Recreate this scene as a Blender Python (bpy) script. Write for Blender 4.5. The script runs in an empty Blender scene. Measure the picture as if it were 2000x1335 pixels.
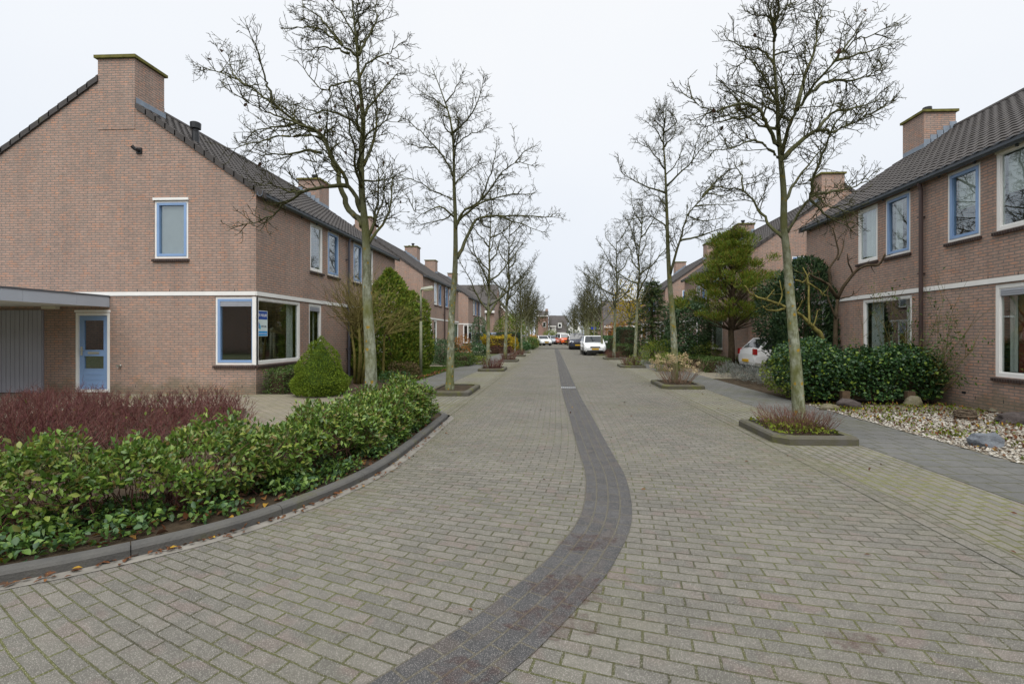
import bpy, math, random
import numpy as np
from mathutils import Vector, Matrix
S = bpy.context.scene
COL = S.collection
PI = math.pi
R = math.radians
rnd = random.Random(7)

# ---------------------------------------------------------------- camera numbers (measured from the street's vanishing point)
FPX, CX, CY, EYE, YAW = 944.0, 1044.0, 654.0, 1.5, R(2.5)
cam_d = bpy.data.cameras.new('camera'); cam = bpy.data.objects.new('camera', cam_d); COL.objects.link(cam)
cam.location = (0, 0, EYE); cam.rotation_euler = (R(90), 0, YAW)
cam_d.sensor_width = 36; cam_d.lens = FPX / 2000 * 36
cam_d.shift_x = -(CX - 1000) / 2000; cam_d.shift_y = (CY - 667.5) / 2000
cam_d.clip_end = 2000; cam_d.clip_start = 0.05
S.camera = cam
_c, _s = math.cos(YAW), math.sin(YAW)
def at(x, y, d):                       # measured point -> world
    u, v = (x - CX) / FPX, (CY - y) / FPX
    return Vector((d * (u * _c - _s), d * (_c + u * _s), EYE + d * v))
def G(x, y, z=0.0):                    # measured ground point -> world
    return at(x, y, (EYE - z) * FPX / (y - CY))

# ---------------------------------------------------------------- mesh helpers
class MB:
    def __init__(s): s.v = []; s.f = []
    def quad(s, pts, nrm=None):
        pts = [Vector(p) for p in pts]
        if nrm is not None:
            n = (pts[1] - pts[0]).cross(pts[2] - pts[0])
            if n.dot(Vector(nrm)) < 0: pts.reverse()
        b = len(s.v); s.v += [tuple(p) for p in pts]; s.f.append(tuple(range(b, b + len(pts))))
    def hexa(s, P):                    # 8 points: bottom 4 (ccw), top 4
        c = sum((Vector(p) for p in P), Vector()) / 8
        for ids in ((0,1,2,3), (4,5,6,7), (0,1,5,4), (1,2,6,5), (2,3,7,6), (3,0,4,7)):
            q = [Vector(P[i]) for i in ids]
            s.quad(q, sum(q, Vector()) / 4 - c)
    def box(s, x0, x1, y0, y1, z0, z1):
        s.hexa([(x0,y0,z0), (x1,y0,z0), (x1,y1,z0), (x0,y1,z0), (x0,y0,z1), (x1,y0,z1), (x1,y1,z1), (x0,y1,z1)])
    def tube(s, pts, rad, n=6, cap=True):
        pts = [Vector(p) for p in pts]; b = len(s.v); m = len(pts)
        cs = [(math.cos(2*PI*k/n), math.sin(2*PI*k/n)) for k in range(n)]
        for i, p in enumerate(pts):
            t = (pts[min(i+1, m-1)] - pts[max(i-1, 0)])
            if t.length < 1e-7: t = Vector((0,0,1))
            t.normalize()
            a = Vector((1,0,0)) if abs(t.x) < .8 else Vector((0,1,0))
            u = t.cross(a).normalized(); w = t.cross(u)
            r = rad[i] if isinstance(rad, (list, tuple)) else rad
            for c, q in cs: s.v.append((p.x + (u.x*c + w.x*q)*r, p.y + (u.y*c + w.y*q)*r, p.z + (u.z*c + w.z*q)*r))
        for i in range(m-1):
            for k in range(n):
                k2 = (k+1) % n
                s.f.append((b+i*n+k, b+i*n+k2, b+(i+1)*n+k2, b+(i+1)*n+k))
        if cap:
            s.f.append(tuple(b+(m-1)*n+k for k in range(n)))
            s.f.append(tuple(b+k for k in reversed(range(n))))
    def lathe(s, prof, c=(0,0,0), n=16, axis='z'):
        b = len(s.v)
        for r, h in prof:
            for k in range(n):
                a = 2*PI*k/n
                if axis == 'z': s.v.append((c[0]+r*math.cos(a), c[1]+r*math.sin(a), c[2]+h))
                elif axis == 'y': s.v.append((c[0]+r*math.cos(a), c[1]+h, c[2]+r*math.sin(a)))
                else: s.v.append((c[0]+h, c[1]+r*math.cos(a), c[2]+r*math.sin(a)))
        for i in range(len(prof)-1):
            for k in range(n):
                k2 = (k+1) % n
                s.f.append((b+i*n+k, b+i*n+k2, b+(i+1)*n+k2, b+(i+1)*n+k))
        s.f.append(tuple(b+(len(prof)-1)*n+k for k in range(n))); s.f.append(tuple(b+k for k in reversed(range(n))))
    def build(s, name, mat, parent=None, smooth=False, uv=True, origin=None):
        me = bpy.data.meshes.new(name)
        o = Vector(origin) if origin is not None else None
        if o is not None: me.from_pydata([(v[0]-o.x, v[1]-o.y, v[2]-o.z) for v in s.v], [], s.f)
        else: me.from_pydata(s.v, [], s.f)
        me.update()
        if uv: auto_uv(me, o)
        if smooth: me.polygons.foreach_set('use_smooth', [True]*len(me.polygons))
        return link(name, me, mat, parent, o)
def auto_uv(me, o=None):
    nl = len(me.loops); co = np.empty(len(me.vertices)*3); me.vertices.foreach_get('co', co); co = co.reshape(-1,3)
    if o is not None: co = co + np.array(o)
    vi = np.empty(nl, np.int32); me.loops.foreach_get('vertex_index', vi)
    nr = np.empty(len(me.polygons)*3); me.polygons.foreach_get('normal', nr); nr = np.abs(nr.reshape(-1,3))
    lt = np.empty(len(me.polygons), np.int32); me.polygons.foreach_get('loop_total', lt)
    ax = np.repeat(np.argmax(nr, 1), lt); p = co[vi]
    uv = np.where((ax == 0)[:,None], p[:,[1,2]], np.where((ax == 1)[:,None], p[:,[0,2]], p[:,[0,1]]))
    l = me.uv_layers.new(name='UVMap'); l.data.foreach_set('uv', uv.ravel().astype(np.float32))
def link(name, me, mat, parent=None, loc=None):
    ob = bpy.data.objects.new(name, me); COL.objects.link(ob)
    if mat is not None: me.materials.append(mat)
    if loc is not None: ob.location = loc
    if parent is not None:
        ob.parent = parent
        M_ = Matrix.Identity(4); q = parent
        while q is not None:
            M_ = (Matrix.Translation(q.location) @ q.rotation_euler.to_matrix().to_4x4()) @ M_; q = q.parent
        if loc is None and parent.get('world_parts'):   # parts modelled in world coordinates
            ob.matrix_parent_inverse = M_.inverted()
    return ob
def np_mesh(name, V, F, mat, parent=None, smooth=False, loc=None):
    me = bpy.data.meshes.new(name); V = np.asarray(V, np.float32); F = np.asarray(F, np.int32)
    if loc is not None: V = V - np.array(loc, np.float32)
    me.vertices.add(len(V)); me.vertices.foreach_set('co', V.ravel())
    k = F.shape[1]; me.loops.add(F.size); me.loops.foreach_set('vertex_index', F.ravel())
    me.polygons.add(len(F)); me.polygons.foreach_set('loop_start', np.arange(0, F.size, k, dtype=np.int32))
    me.update(calc_edges=True)
    if smooth: me.polygons.foreach_set('use_smooth', [True]*len(F))
    return link(name, me, mat, parent, loc)
def tag(o, label=None, cat=None, group=None, kind=None):
    if label: o['label'] = label
    if cat: o['category'] = cat
    if group: o['group'] = group
    if kind: o['kind'] = kind
    return o
def thing(name, label, cat, loc=(0,0,0), group=None, rz=0.0):
    o = bpy.data.objects.new(name, None); COL.objects.link(o); o.empty_display_size = .2
    o.location = loc; o.rotation_euler = (0,0,rz); o['world_parts'] = 1 if rz == 0.0 else 0
    return tag(o, label, cat, group)
def copy_tree(o, parent=None):
    c = o.copy(); COL.objects.link(c)
    if parent is not None: c.parent = parent; c.matrix_parent_inverse = o.matrix_parent_inverse.copy()
    for ch in list(o.children): copy_tree(ch, c)
    return c
class Fr:                               # a wall plane: u along it, z up, n outward
    def __init__(s, O, U, N): s.O, s.U, s.N = Vector(O), Vector(U), Vector(N)
    def p(s, u, z, n=0.0): return s.O + s.U*u + s.N*n + Vector((0,0,z))
    def box(s, mb, u0, u1, z0, z1, n0, n1):
        mb.hexa([s.p(u0,z0,n0), s.p(u1,z0,n0), s.p(u1,z0,n1), s.p(u0,z0,n1), s.p(u0,z1,n0), s.p(u1,z1,n0), s.p(u1,z1,n1), s.p(u0,z1,n1)])
    def frame(s, mb, u0, u1, z0, z1, w, n0, n1):
        s.box(mb, u0, u0+w, z0, z1, n0, n1); s.box(mb, u1-w, u1, z0, z1, n0, n1)
        s.box(mb, u0+w, u1-w, z0, z0+w, n0, n1-.002); s.box(mb, u0+w, u1-w, z1-w, z1, n0, n1-.002)
    def quad(s, mb, u0, u1, z0, z1, n, d=1): mb.quad([s.p(u0,z0,n), s.p(u1,z0,n), s.p(u1,z1,n), s.p(u0,z1,n)], s.N*d)

# ---------------------------------------------------------------- materials
def base(name):
    m = bpy.data.materials.new(name); m.use_nodes = True; nt = m.node_tree
    return m, nt, nt.nodes['Principled BSDF']
def nd(nt, t, **kw):
    n = nt.nodes.new(t)
    for k, v in kw.items():
        if k in n.inputs: n.inputs[k].default_value = v
        else: setattr(n, k, v)
    return n
def L(nt, a, b): nt.links.new(a, b)
def c4(c): return (c[0], c[1], c[2], 1)
def ramp(nt, fac, stops, interp='LINEAR'):
    r = nt.nodes.new('ShaderNodeValToRGB'); r.color_ramp.interpolation = interp
    e = r.color_ramp.elements
    while len(e) < len(stops): e.new(.5)
    for i, (p, c) in enumerate(stops): e[i].position = p; e[i].color = c4(c) if len(c) == 3 else c
    L(nt, fac, r.inputs[0]); return r.outputs[0]
def mix(nt, fac, a, b, mode='MIX'):
    m = nt.nodes.new('ShaderNodeMix'); m.data_type = 'RGBA'; m.blend_type = mode
    for i, x in ((0, fac), (6, a), (7, b)):
        if isinstance(x, (int, float)): m.inputs[i].default_value = x
        elif isinstance(x, (tuple, list)): m.inputs[i].default_value = c4(x)
        else: L(nt, x, m.inputs[i])
    return m.outputs[2]
def noise(nt, vec, scale, detail=3, rough=.55):
    n = nd(nt, 'ShaderNodeTexNoise', Scale=scale, Detail=detail, Roughness=rough)
    if vec is not None: L(nt, vec, n.inputs['Vector'])
    return n.outputs['Fac']
def bump(nt, h, b, dist, strength=1.0, prev=None):
    n = nd(nt, 'ShaderNodeBump', Strength=strength, Distance=dist); L(nt, h, n.inputs['Height'])
    if prev is not None: L(nt, prev, n.inputs['Normal'])
    L(nt, n.outputs[0], b.inputs['Normal']); return n.outputs[0]
def geo_pos(nt): return nd(nt, 'ShaderNodeNewGeometry').outputs['Position']
def pm(name, col, rough=.6, sc=6.0, amt=.12, spec=.4, metal=0.0, bmp=0.0, bsc=60.0, coat=0.0):
    m, nt, b = base(name); pos = geo_pos(nt)
    f = noise(nt, pos, sc, 4)
    c = ramp(nt, f, [(.3, [x*(1-amt) for x in col]), (.7, [min(1, x*(1+amt)) for x in col])])
    L(nt, c, b.inputs['Base Color'])
    b.inputs['Roughness'].default_value = rough; b.inputs['Specular IOR Level'].default_value = spec
    b.inputs['Metallic'].default_value = metal; b.inputs['Coat Weight'].default_value = coat
    if bmp: bump(nt, noise(nt, pos, bsc, 3), b, bmp)
    return m
def leafmat(name, cols, rough=.5, tr=.25, spec=.3, stops=None):
    m, nt, b = base(name)
    r = nd(nt, 'ShaderNodeNewGeometry').outputs['Random Per Island']
    n = len(cols); st = stops or [i/(n-1) for i in range(n)]
    c = ramp(nt, r, list(zip(st, cols)))
    L(nt, c, b.inputs['Base Color']); b.inputs['Roughness'].default_value = rough; b.inputs['Specular IOR Level'].default_value = spec
    if tr:
        t = nd(nt, 'ShaderNodeBsdfTranslucent'); L(nt, c, t.inputs['Color'])
        x = nd(nt, 'ShaderNodeMixShader', Fac=tr); L(nt, b.outputs[0], x.inputs[1]); L(nt, t.outputs[0], x.inputs[2])
        L(nt, x.outputs[0], nt.nodes['Material Output'].inputs['Surface'])
    return m
def brick(name, c1, c2, mort, bw, rh, ms, rough=.85, tint=None, speck=0.0, moss=None, mossamt=.0, bmp=.004, big=.12, freq=2, algae=False, off=.5, edge=False):
    m, nt, b = base(name)
    uv = nd(nt, 'ShaderNodeUVMap').outputs[0]; pos = geo_pos(nt)
    br = nd(nt, 'ShaderNodeTexBrick', Scale=1.0); br.offset = off; br.offset_frequency = freq
    br.inputs['Mortar Size'].default_value = ms; br.inputs['Mortar Smooth'].default_value = .15
    br.inputs['Brick Width'].default_value = bw; br.inputs['Row Height'].default_value = rh
    wob = nd(nt, 'ShaderNodeTexNoise', Scale=5.0, Detail=2.0); L(nt, pos, wob.inputs['Vector'])
    vm = nd(nt, 'ShaderNodeVectorMath', operation='MULTIPLY_ADD'); L(nt, wob.outputs['Color'], vm.inputs[0])
    vm.inputs[1].default_value = (ms*1.3,)*3; L(nt, uv, vm.inputs[2]); L(nt, vm.outputs[0], br.inputs['Vector'])
    n1 = noise(nt, pos, .7, 4); n2 = noise(nt, pos, 220, 2, .7)
    a1 = ramp(nt, n1, [(.3, [x*(1-big) for x in c1]), (.7, [x*(1+big) for x in c1])])
    a2 = ramp(nt, n1, [(.3, [x*(1-big) for x in c2]), (.7, [x*(1+big) for x in c2])])
    if tint:                                  # some bricks of another colour
        tn = noise(nt, uv, 1/bw*.9, 1); tf = ramp(nt, tn, [(.52, (0,0,0)), (.62, (1,1,1))])
        a2 = mix(nt, tf, a2, tint)
    L(nt, a1, br.inputs['Color1']); L(nt, a2, br.inputs['Color2'])
    mo = mort
    if moss:
        mf = ramp(nt, noise(nt, pos, .9, 5), [(.38, (0,0,0)), (.62, (1,1,1))])
        mo = mix(nt, mf, mort, moss)
    if isinstance(mo, tuple): br.inputs['Mortar'].default_value = c4(mo)
    else: L(nt, mo, br.inputs['Mortar'])
    col = br.outputs['Color']
    col = mix(nt, .55, col, ramp(nt, n2, [(.25, (.3,.3,.3)), (.75, (.7,.7,.7))]), 'OVERLAY')
    col = mix(nt, .5, col, ramp(nt, noise(nt, pos, 9, 4, .7), [(.3, (.36,.36,.36)), (.7, (.64,.64,.64))]), 'OVERLAY')
    if speck:
        v = nd(nt, 'ShaderNodeTexVoronoi', Scale=230.0); L(nt, pos, v.inputs['Vector'])
        sf = ramp(nt, v.outputs['Distance'], [(.20, (1,1,1)), (.38, (0,0,0))])
        keep = nd(nt, 'ShaderNodeMath', operation='GREATER_THAN'); L(nt, v.outputs['Color'], keep.inputs[0]); keep.inputs[1].default_value = .5
        k2 = nd(nt, 'ShaderNodeMath', operation='MULTIPLY'); L(nt, sf, k2.inputs[0]); L(nt, keep.outputs[0], k2.inputs[1])
        k3 = nd(nt, 'ShaderNodeMath', operation='MULTIPLY'); L(nt, k2.outputs[0], k3.inputs[0]); k3.inputs[1].default_value = speck
        col = mix(nt, k3.outputs[0], col, (.62,.6,.55))
    if moss and mossamt:
        pf = ramp(nt, noise(nt, pos, .55, 6, .65), [(.5, (0,0,0)), (.72, (mossamt,)*3)])
        col = mix(nt, pf, col, moss)
    if algae:                                 # green growth with a ragged edge at the wall's foot
        sx = nd(nt, 'ShaderNodeSeparateXYZ'); L(nt, pos, sx.inputs[0])
        ad = nd(nt, 'ShaderNodeMath', operation='MULTIPLY_ADD'); L(nt, noise(nt, pos, 2.2, 5), ad.inputs[0]); ad.inputs[1].default_value = -.9; L(nt, sx.outputs[2], ad.inputs[2])
        af = ramp(nt, ad.outputs[0], [(-.0, (.55,)*3), (.02, (0,0,0))])
        af2 = nd(nt, 'ShaderNodeMapRange'); L(nt, ad.outputs[0], af2.inputs[0]); af2.inputs[1].default_value = -.28; af2.inputs[2].default_value = -.05; af2.inputs[3].default_value = .5; af2.inputs[4].default_value = 0
        col = mix(nt, af2.outputs[0], col, (.11,.105,.06))
    if edge:                                  # moss creeping in from the sides of the road
        sx = nd(nt, 'ShaderNodeSeparateXYZ'); L(nt, pos, sx.inputs[0])
        d0 = nd(nt, 'ShaderNodeMath', operation='SUBTRACT'); L(nt, sx.outputs[0], d0.inputs[0]); d0.inputs[1].default_value = .55
        d1 = nd(nt, 'ShaderNodeMath', operation='ABSOLUTE'); L(nt, d0.outputs[0], d1.inputs[0])
        d2 = nd(nt, 'ShaderNodeMath', operation='MULTIPLY_ADD'); L(nt, noise(nt, pos, 1.3, 6, .7), d2.inputs[0]); d2.inputs[1].default_value = 2.2; L(nt, d1.outputs[0], d2.inputs[2])
        d3 = nd(nt, 'ShaderNodeMapRange'); L(nt, d2.outputs[0], d3.inputs[0]); d3.inputs[1].default_value = 3.0; d3.inputs[2].default_value = 4.3; d3.inputs[3].default_value = 0; d3.inputs[4].default_value = .38
        yf = nd(nt, 'ShaderNodeMapRange'); L(nt, sx.outputs[1], yf.inputs[0]); yf.inputs[1].default_value = 3.2; yf.inputs[2].default_value = 6.5
        ym = nd(nt, 'ShaderNodeMath', operation='MULTIPLY'); L(nt, d3.outputs[0], ym.inputs[0]); L(nt, yf.outputs[0], ym.inputs[1])
        col = mix(nt, ym.outputs[0], col, (.125,.12,.035))
    if algae:                                 # damp run-down streaks
        mp = nd(nt, 'ShaderNodeMapping'); mp.inputs['Scale'].default_value = (1.6,1.6,.22); L(nt, pos, mp.inputs[0])
        col = mix(nt, .5, col, ramp(nt, noise(nt, mp.outputs[0], 1.5, 6, .65), [(.3, (.40,.40,.405)), (.65, (.58,.575,.57))]), 'OVERLAY')
    L(nt, col, b.inputs['Base Color'])
    b.inputs['Roughness'].default_value = rough; b.inputs['Specular IOR Level'].default_value = .25
    inv = nd(nt, 'ShaderNodeMath', operation='SUBTRACT'); inv.inputs[0].default_value = 1; L(nt, br.outputs['Fac'], inv.inputs[1])
    p = bump(nt, inv.outputs[0], b, bmp)
    bump(nt, n2, b, .0015, prev=p)
    return m

MAT = {}
MAT['brick'] = brick('wall_brick', (.40,.262,.205), (.33,.237,.193), (.205,.185,.165), .22, .0625, .011, tint=(.45,.25,.17), algae=True, big=.10)
MAT['brick_far'] = brick('wall_brick_red', (.32,.15,.11), (.27,.15,.12), (.22,.19,.17), .22, .0625, .011)
MAT['sill'] = brick('sill_brick', (.06,.035,.03), (.045,.03,.028), (.10,.09,.08), .055, .2, .006, big=.05)
MAT['paver'] = brick('road_paver', (.140,.133,.115), (.106,.102,.090), (.050,.048,.030), .2, .1, .0065, tint=(.128,.106,.095), speck=.6, moss=(.085,.09,.032), mossamt=.25, bmp=.006, edge=True)
MAT['paver_bay'] = brick('bay_paver', (.165,.158,.132), (.135,.13,.112), (.06,.06,.03), .21, .105, .010, tint=(.15,.13,.11), speck=.35, moss=(.125,.13,.035), mossamt=.5, bmp=.006)
MAT['strip'] = brick('gutter_paver', (.062,.062,.064), (.05,.05,.052), (.085,.078,.06), .21, .105, .007, speck=.5, bmp=.004, tint=(.07,.062,.058))
MAT['tile'] = brick('pavement_tile', (.118,.118,.113), (.10,.102,.098), (.055,.055,.035), .30, .30, .008, moss=(.085,.088,.035), mossamt=.45, bmp=.003)
MAT['drive'] = brick('driveway_paver', (.24,.21,.17), (.20,.18,.15), (.10,.095,.05), .21, .105, .010, moss=(.15,.15,.06), mossamt=.5)
def _mossy_kerb(nm, stops):
    m, nt, b = base(nm); pos = geo_pos(nt)
    c = ramp(nt, noise(nt, pos, 3.0, 6, .65), stops)
    L(nt, c, b.inputs['Base Color']); b.inputs['Roughness'].default_value = .95
    bump(nt, noise(nt, pos, 60, 3), b, .006); return m
MAT['mosskerb'] = _mossy_kerb('mossy_concrete', [(.38, (.085,.08,.068)), (.52, (.075,.07,.045)), (.66, (.095,.10,.024))])
MAT['kerb'] = _mossy_kerb('kerb_concrete', [(.34, (.062,.062,.06)), (.55, (.085,.083,.077)), (.68, (.075,.075,.035))])
MAT['soil'] = pm('soil', (.055,.042,.028), .95, 5, .4, .1, bmp=.03, bsc=25)
def _ground():
    m, nt, b = base('rough_ground'); pos = geo_pos(nt)
    c = ramp(nt, noise(nt, pos, .6, 6, .65), [(.3, (.07,.06,.035)), (.5, (.075,.085,.03)), (.7, (.06,.095,.025))])
    L(nt, c, b.inputs['Base Color']); b.inputs['Roughness'].default_value = .95
    bump(nt, noise(nt, pos, 18, 4), b, .04); return m
MAT['ground'] = _ground()
def _roof():
    m, nt, b = base('roof_tile'); pos = geo_pos(nt)
    c = ramp(nt, noise(nt, pos, 1.6, 5), [(.3, (.036,.031,.029)), (.7, (.060,.053,.050))])
    mf = ramp(nt, noise(nt, pos, 3.5, 5, .7), [(.60, (0,0,0)), (.72, (.5,.5,.5))])
    c = mix(nt, mf, c, (.085,.08,.03))
    L(nt, c, b.inputs['Base Color']); b.inputs['Roughness'].default_value = .7
    bump(nt, noise(nt, pos, 45, 3), b, .003); return m
MAT['roof'] = _roof()
MAT['white'] = pm('white_paint', (.78,.78,.76), .4, 3, .05)
MAT['cream'] = pm('cream_board', (.60,.57,.47), .5, 3, .06)
MAT['blue'] = pm('light_blue_paint', (.215,.335,.55), .4, 3, .05)
MAT['fascia'] = pm('grey_fascia', (.38,.42,.48), .45, 1.5, .05)
MAT['garage'] = pm('grey_garage_paint', (.30,.30,.345), .5, 1.5, .05)
MAT['zinc'] = pm('zinc', (.12,.135,.155), .42, 3, .15, metal=.5)
MAT['lead'] = pm('lead_flashing', (.20,.24,.29), .5, 6, .15, metal=.2)
MAT['brown_pipe'] = pm('brown_plastic', (.055,.035,.032), .4, 4, .1)
MAT['grey_pipe'] = pm('dark_grey_plastic', (.07,.07,.085), .4, 4, .1)
MAT['black'] = pm('black_plastic', (.018,.02,.023), .4, 8, .1)
MAT['mosscap'] = pm('mossy_cap', (.135,.125,.04), .9, 5, .35, .1, bmp=.004)
MAT['plaster'] = pm('interior_plaster', (.30,.28,.25), .8, 2, .05)
MAT['floorin'] = pm('interior_floor', (.16,.11,.07), .6, 2, .1)
MAT['curtain'] = pm('white_curtain', (.62,.63,.63), .9, 4, .06)
MAT['redcurtain'] = pm('red_curtain', (.22,.035,.03), .9, 4, .15)
MAT['blind'] = pm('grey_blind', (.36,.38,.42), .6, 4, .05)
MAT['steel'] = pm('brushed_steel', (.6,.6,.58), .3, 4, .05, metal=1)
def _glass():
    m, nt, b = base('window_glass'); nt.nodes.remove(b)
    t = nd(nt, 'ShaderNodeBsdfTransparent'); t.inputs[0].default_value = (.86,.90,.88,1)
    g = nd(nt, 'ShaderNodeBsdfGlossy'); g.inputs['Roughness'].default_value = .004; g.inputs[0].default_value = (.93,.96,1,1)
    lw = nd(nt, 'ShaderNodeLayerWeight', Blend=.5); pw = nd(nt, 'ShaderNodeMath', operation='POWER'); L(nt, lw.outputs['Facing'], pw.inputs[0]); pw.inputs[1].default_value = 4
    fr = nd(nt, 'ShaderNodeMapRange'); L(nt, pw.outputs[0], fr.inputs[0]); fr.inputs[3].default_value = .13; fr.inputs[4].default_value = .95
    w = nd(nt, 'ShaderNodeMixShader'); L(nt, fr.outputs[0], w.inputs[0]); L(nt, t.outputs[0], w.inputs[1]); L(nt, g.outputs[0], w.inputs[2])
    L(nt, w.outputs[0], nt.nodes['Material Output'].inputs[0]); return m
MAT['glass'] = _glass()
def _dglass():
    m, nt, b = base('car_glass'); b.inputs['Base Color'].default_value = (.02,.026,.03,1); b.inputs['Roughness'].default_value = .03
    b.inputs['Specular IOR Level'].default_value = .9; return m
MAT['carglass'] = _dglass()
def _bark():
    m, nt, b = base('lichen_bark'); pos = geo_pos(nt)
    mp = nd(nt, 'ShaderNodeMapping'); mp.inputs['Scale'].default_value = (1,1,.45); L(nt, pos, mp.inputs[0])
    c = ramp(nt, noise(nt, mp.outputs[0], 16, 5, .7), [(.30, (.07,.07,.045)), (.46, (.17,.18,.125)), (.62, (.31,.33,.26))])
    gm = ramp(nt, noise(nt, pos, 2.3, 5), [(.42, (0,0,0)), (.62, (.75,)*3)])
    c = mix(nt, gm, c, (.12,.13,.035))
    v = nd(nt, 'ShaderNodeTexVoronoi', Scale=8.0); L(nt, pos, v.inputs['Vector'])
    dd = nd(nt, 'ShaderNodeMath', operation='MULTIPLY_ADD'); L(nt, noise(nt, pos, 30, 3), dd.inputs[0]); dd.inputs[1].default_value = .35; L(nt, v.outputs['Distance'], dd.inputs[2])
    lf = ramp(nt, dd.outputs[0], [(.34, (.9,)*3), (.40, (0,0,0))])
    c = mix(nt, lf, c, (.30,.19,.02))
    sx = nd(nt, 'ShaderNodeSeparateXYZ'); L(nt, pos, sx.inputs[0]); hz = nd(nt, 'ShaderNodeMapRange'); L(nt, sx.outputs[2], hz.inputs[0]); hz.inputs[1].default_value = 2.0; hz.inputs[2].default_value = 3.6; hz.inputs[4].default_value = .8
    c = mix(nt, hz.outputs[0], c, (.058,.058,.024))     # younger, algae dark bark above the clean bole, backlit darkness painted in too
    L(nt, c, b.inputs['Base Color']); b.inputs['Roughness'].default_value = .95; b.inputs['Specular IOR Level'].default_value = .1
    bump(nt, noise(nt, mp.outputs[0], 35, 4, .7), b, .012); return m
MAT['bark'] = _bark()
MAT['twig'] = pm('mossy_twig', (.050,.049,.020), .95, 4, .45, .1)
MAT['thickbark'] = pm('mossy_branch', (.13,.115,.035), .95, 8, .4, .1, bmp=.004)
MAT['darkbark'] = pm('dark_bark', (.06,.045,.028), .95, 10, .35, .1, bmp=.006)
MAT['redstem'] = leafmat('red_stem', [(.065,.018,.018), (.11,.032,.028), (.085,.024,.028), (.12,.05,.032), (.09,.05,.04)], .6, 0)
MAT['palestem'] = leafmat('pale_stem', [(.16,.10,.07), (.22,.15,.10), (.13,.07,.05)], .8, 0)
MAT['brownstem'] = leafmat('brown_stem', [(.09,.05,.035), (.13,.055,.045), (.10,.06,.03)], .8, 0)
MAT['olivestem'] = leafmat('olive_stem', [(.14,.12,.035), (.19,.16,.05), (.11,.09,.03)], .8, 0)
MAT['hedge'] = leafmat('hedge_leaf', [(.04,.085,.018), (.085,.16,.026), (.12,.215,.032), (.17,.27,.042), (.25,.29,.055), (.06,.125,.024), (.105,.19,.03), (.20,.13,.05)], .38, .22, .45)
MAT['ivy'] = leafmat('ivy_leaf', [(.018,.048,.020), (.030,.080,.026), (.06,.13,.03), (.20,.28,.03)], .45, .15, .35, stops=[0,.45,.86,1])
MAT['groundivy'] = leafmat('ground_leaf', [(.03,.07,.03), (.05,.11,.035), (.10,.19,.035), (.15,.23,.04)], .45, .2, .4)
MAT['cone'] = leafmat('dwarf_spruce', [(.08,.13,.012), (.12,.19,.016), (.17,.24,.02), (.14,.18,.018)], .7, .15, .2)
MAT['thuja'] = leafmat('thuja_spray', [(.055,.105,.014), (.10,.165,.018), (.15,.20,.02), (.21,.21,.035)], .7, .15, .2)
MAT['yew'] = leafmat('yew_needle', [(.012,.032,.013), (.02,.05,.018), (.032,.068,.02), (.045,.075,.022)], .6, .1, .3)
MAT['pine'] = leafmat('pine_needle', [(.055,.10,.012), (.10,.16,.016), (.17,.21,.022), (.17,.11,.025)], .6, .15, .2)
MAT['spruce'] = leafmat('spruce_needle', [(.018,.042,.014), (.03,.065,.018), (.05,.08,.02), (.08,.09,.025)], .6, .1, .25)
MAT['laurel'] = leafmat('laurel_leaf', [(.03,.07,.026), (.045,.10,.035), (.07,.13,.042)], .45, .15, .4)
MAT['box'] = leafmat('box_leaf', [(.04,.08,.015), (.06,.11,.02), (.085,.14,.025)], .5, .15, .3)
MAT['boxdark'] = leafmat('dark_box_leaf', [(.025,.075,.022), (.04,.105,.03), (.06,.13,.035)], .5, .15, .3)
MAT['bright'] = leafmat('bright_leaf', [(.09,.14,.02), (.15,.20,.025), (.20,.22,.04)], .5, .25, .3)
MAT['yellow'] = leafmat('autumn_yellow', [(.35,.26,.02), (.48,.36,.02), (.30,.28,.03), (.40,.20,.02)], .6, .35, .2)
MAT['rust'] = leafmat('autumn_rust', [(.28,.10,.03), (.35,.17,.04), (.20,.08,.03), (.38,.24,.05)], .7, .25, .2)
MAT['orange'] = leafmat('autumn_orange', [(.50,.24,.01), (.55,.33,.02), (.45,.16,.02)], .6, .3, .2)
MAT['brownleaf'] = leafmat('brown_clipped_leaf', [(.09,.06,.035), (.12,.08,.04), (.08,.09,.03)], .8, .15, .2)
MAT['litter'] = leafmat('dead_leaf', [(.085,.04,.022), (.15,.06,.025), (.07,.042,.028), (.22,.10,.035), (.40,.26,.03)], .8, .15, .2, stops=[0,.3,.6,.85,1])
MAT['lavender'] = leafmat('grey_lavender', [(.17,.19,.17), (.24,.26,.24), (.13,.15,.13), (.20,.17,.16)], .8, .15, .1)
MAT['dryflower'] = leafmat('dry_flower_head', [(.42,.33,.19), (.52,.43,.26), (.34,.26,.15)], .9, .2, .1)
MAT['whiteflower'] = leafmat('pale_flower', [(.6,.58,.52), (.5,.45,.36)], .9, .2, .1)
MAT['grass'] = leafmat('grass_blade', [(.05,.10,.015), (.08,.15,.018), (.11,.18,.02)], .6, .3, .2)
MAT['mossgreen'] = leafmat('moss_tuft', [(.10,.13,.015), (.15,.17,.02), (.09,.14,.02)], .8, .1, .1)
MAT['gravel'] = leafmat('white_gravel', [(.25,.23,.19), (.38,.36,.31), (.50,.48,.43), (.15,.12,.09), (.30,.26,.20)], .8, 0, .2)
def rockmat(name, a, b2, sc):
    m, nt, b = base(name); pos = geo_pos(nt)
    c = ramp(nt, noise(nt, pos, sc, 6, .7), [(.3, a), (.7, b2)]); L(nt, c, b.inputs['Base Color'])
    b.inputs['Roughness'].default_value = .8; bump(nt, noise(nt, pos, sc*3, 5, .7), b, .02); return m
MAT['slate'] = rockmat('slate_rock', (.07,.08,.10), (.17,.19,.21), 5)
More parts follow.
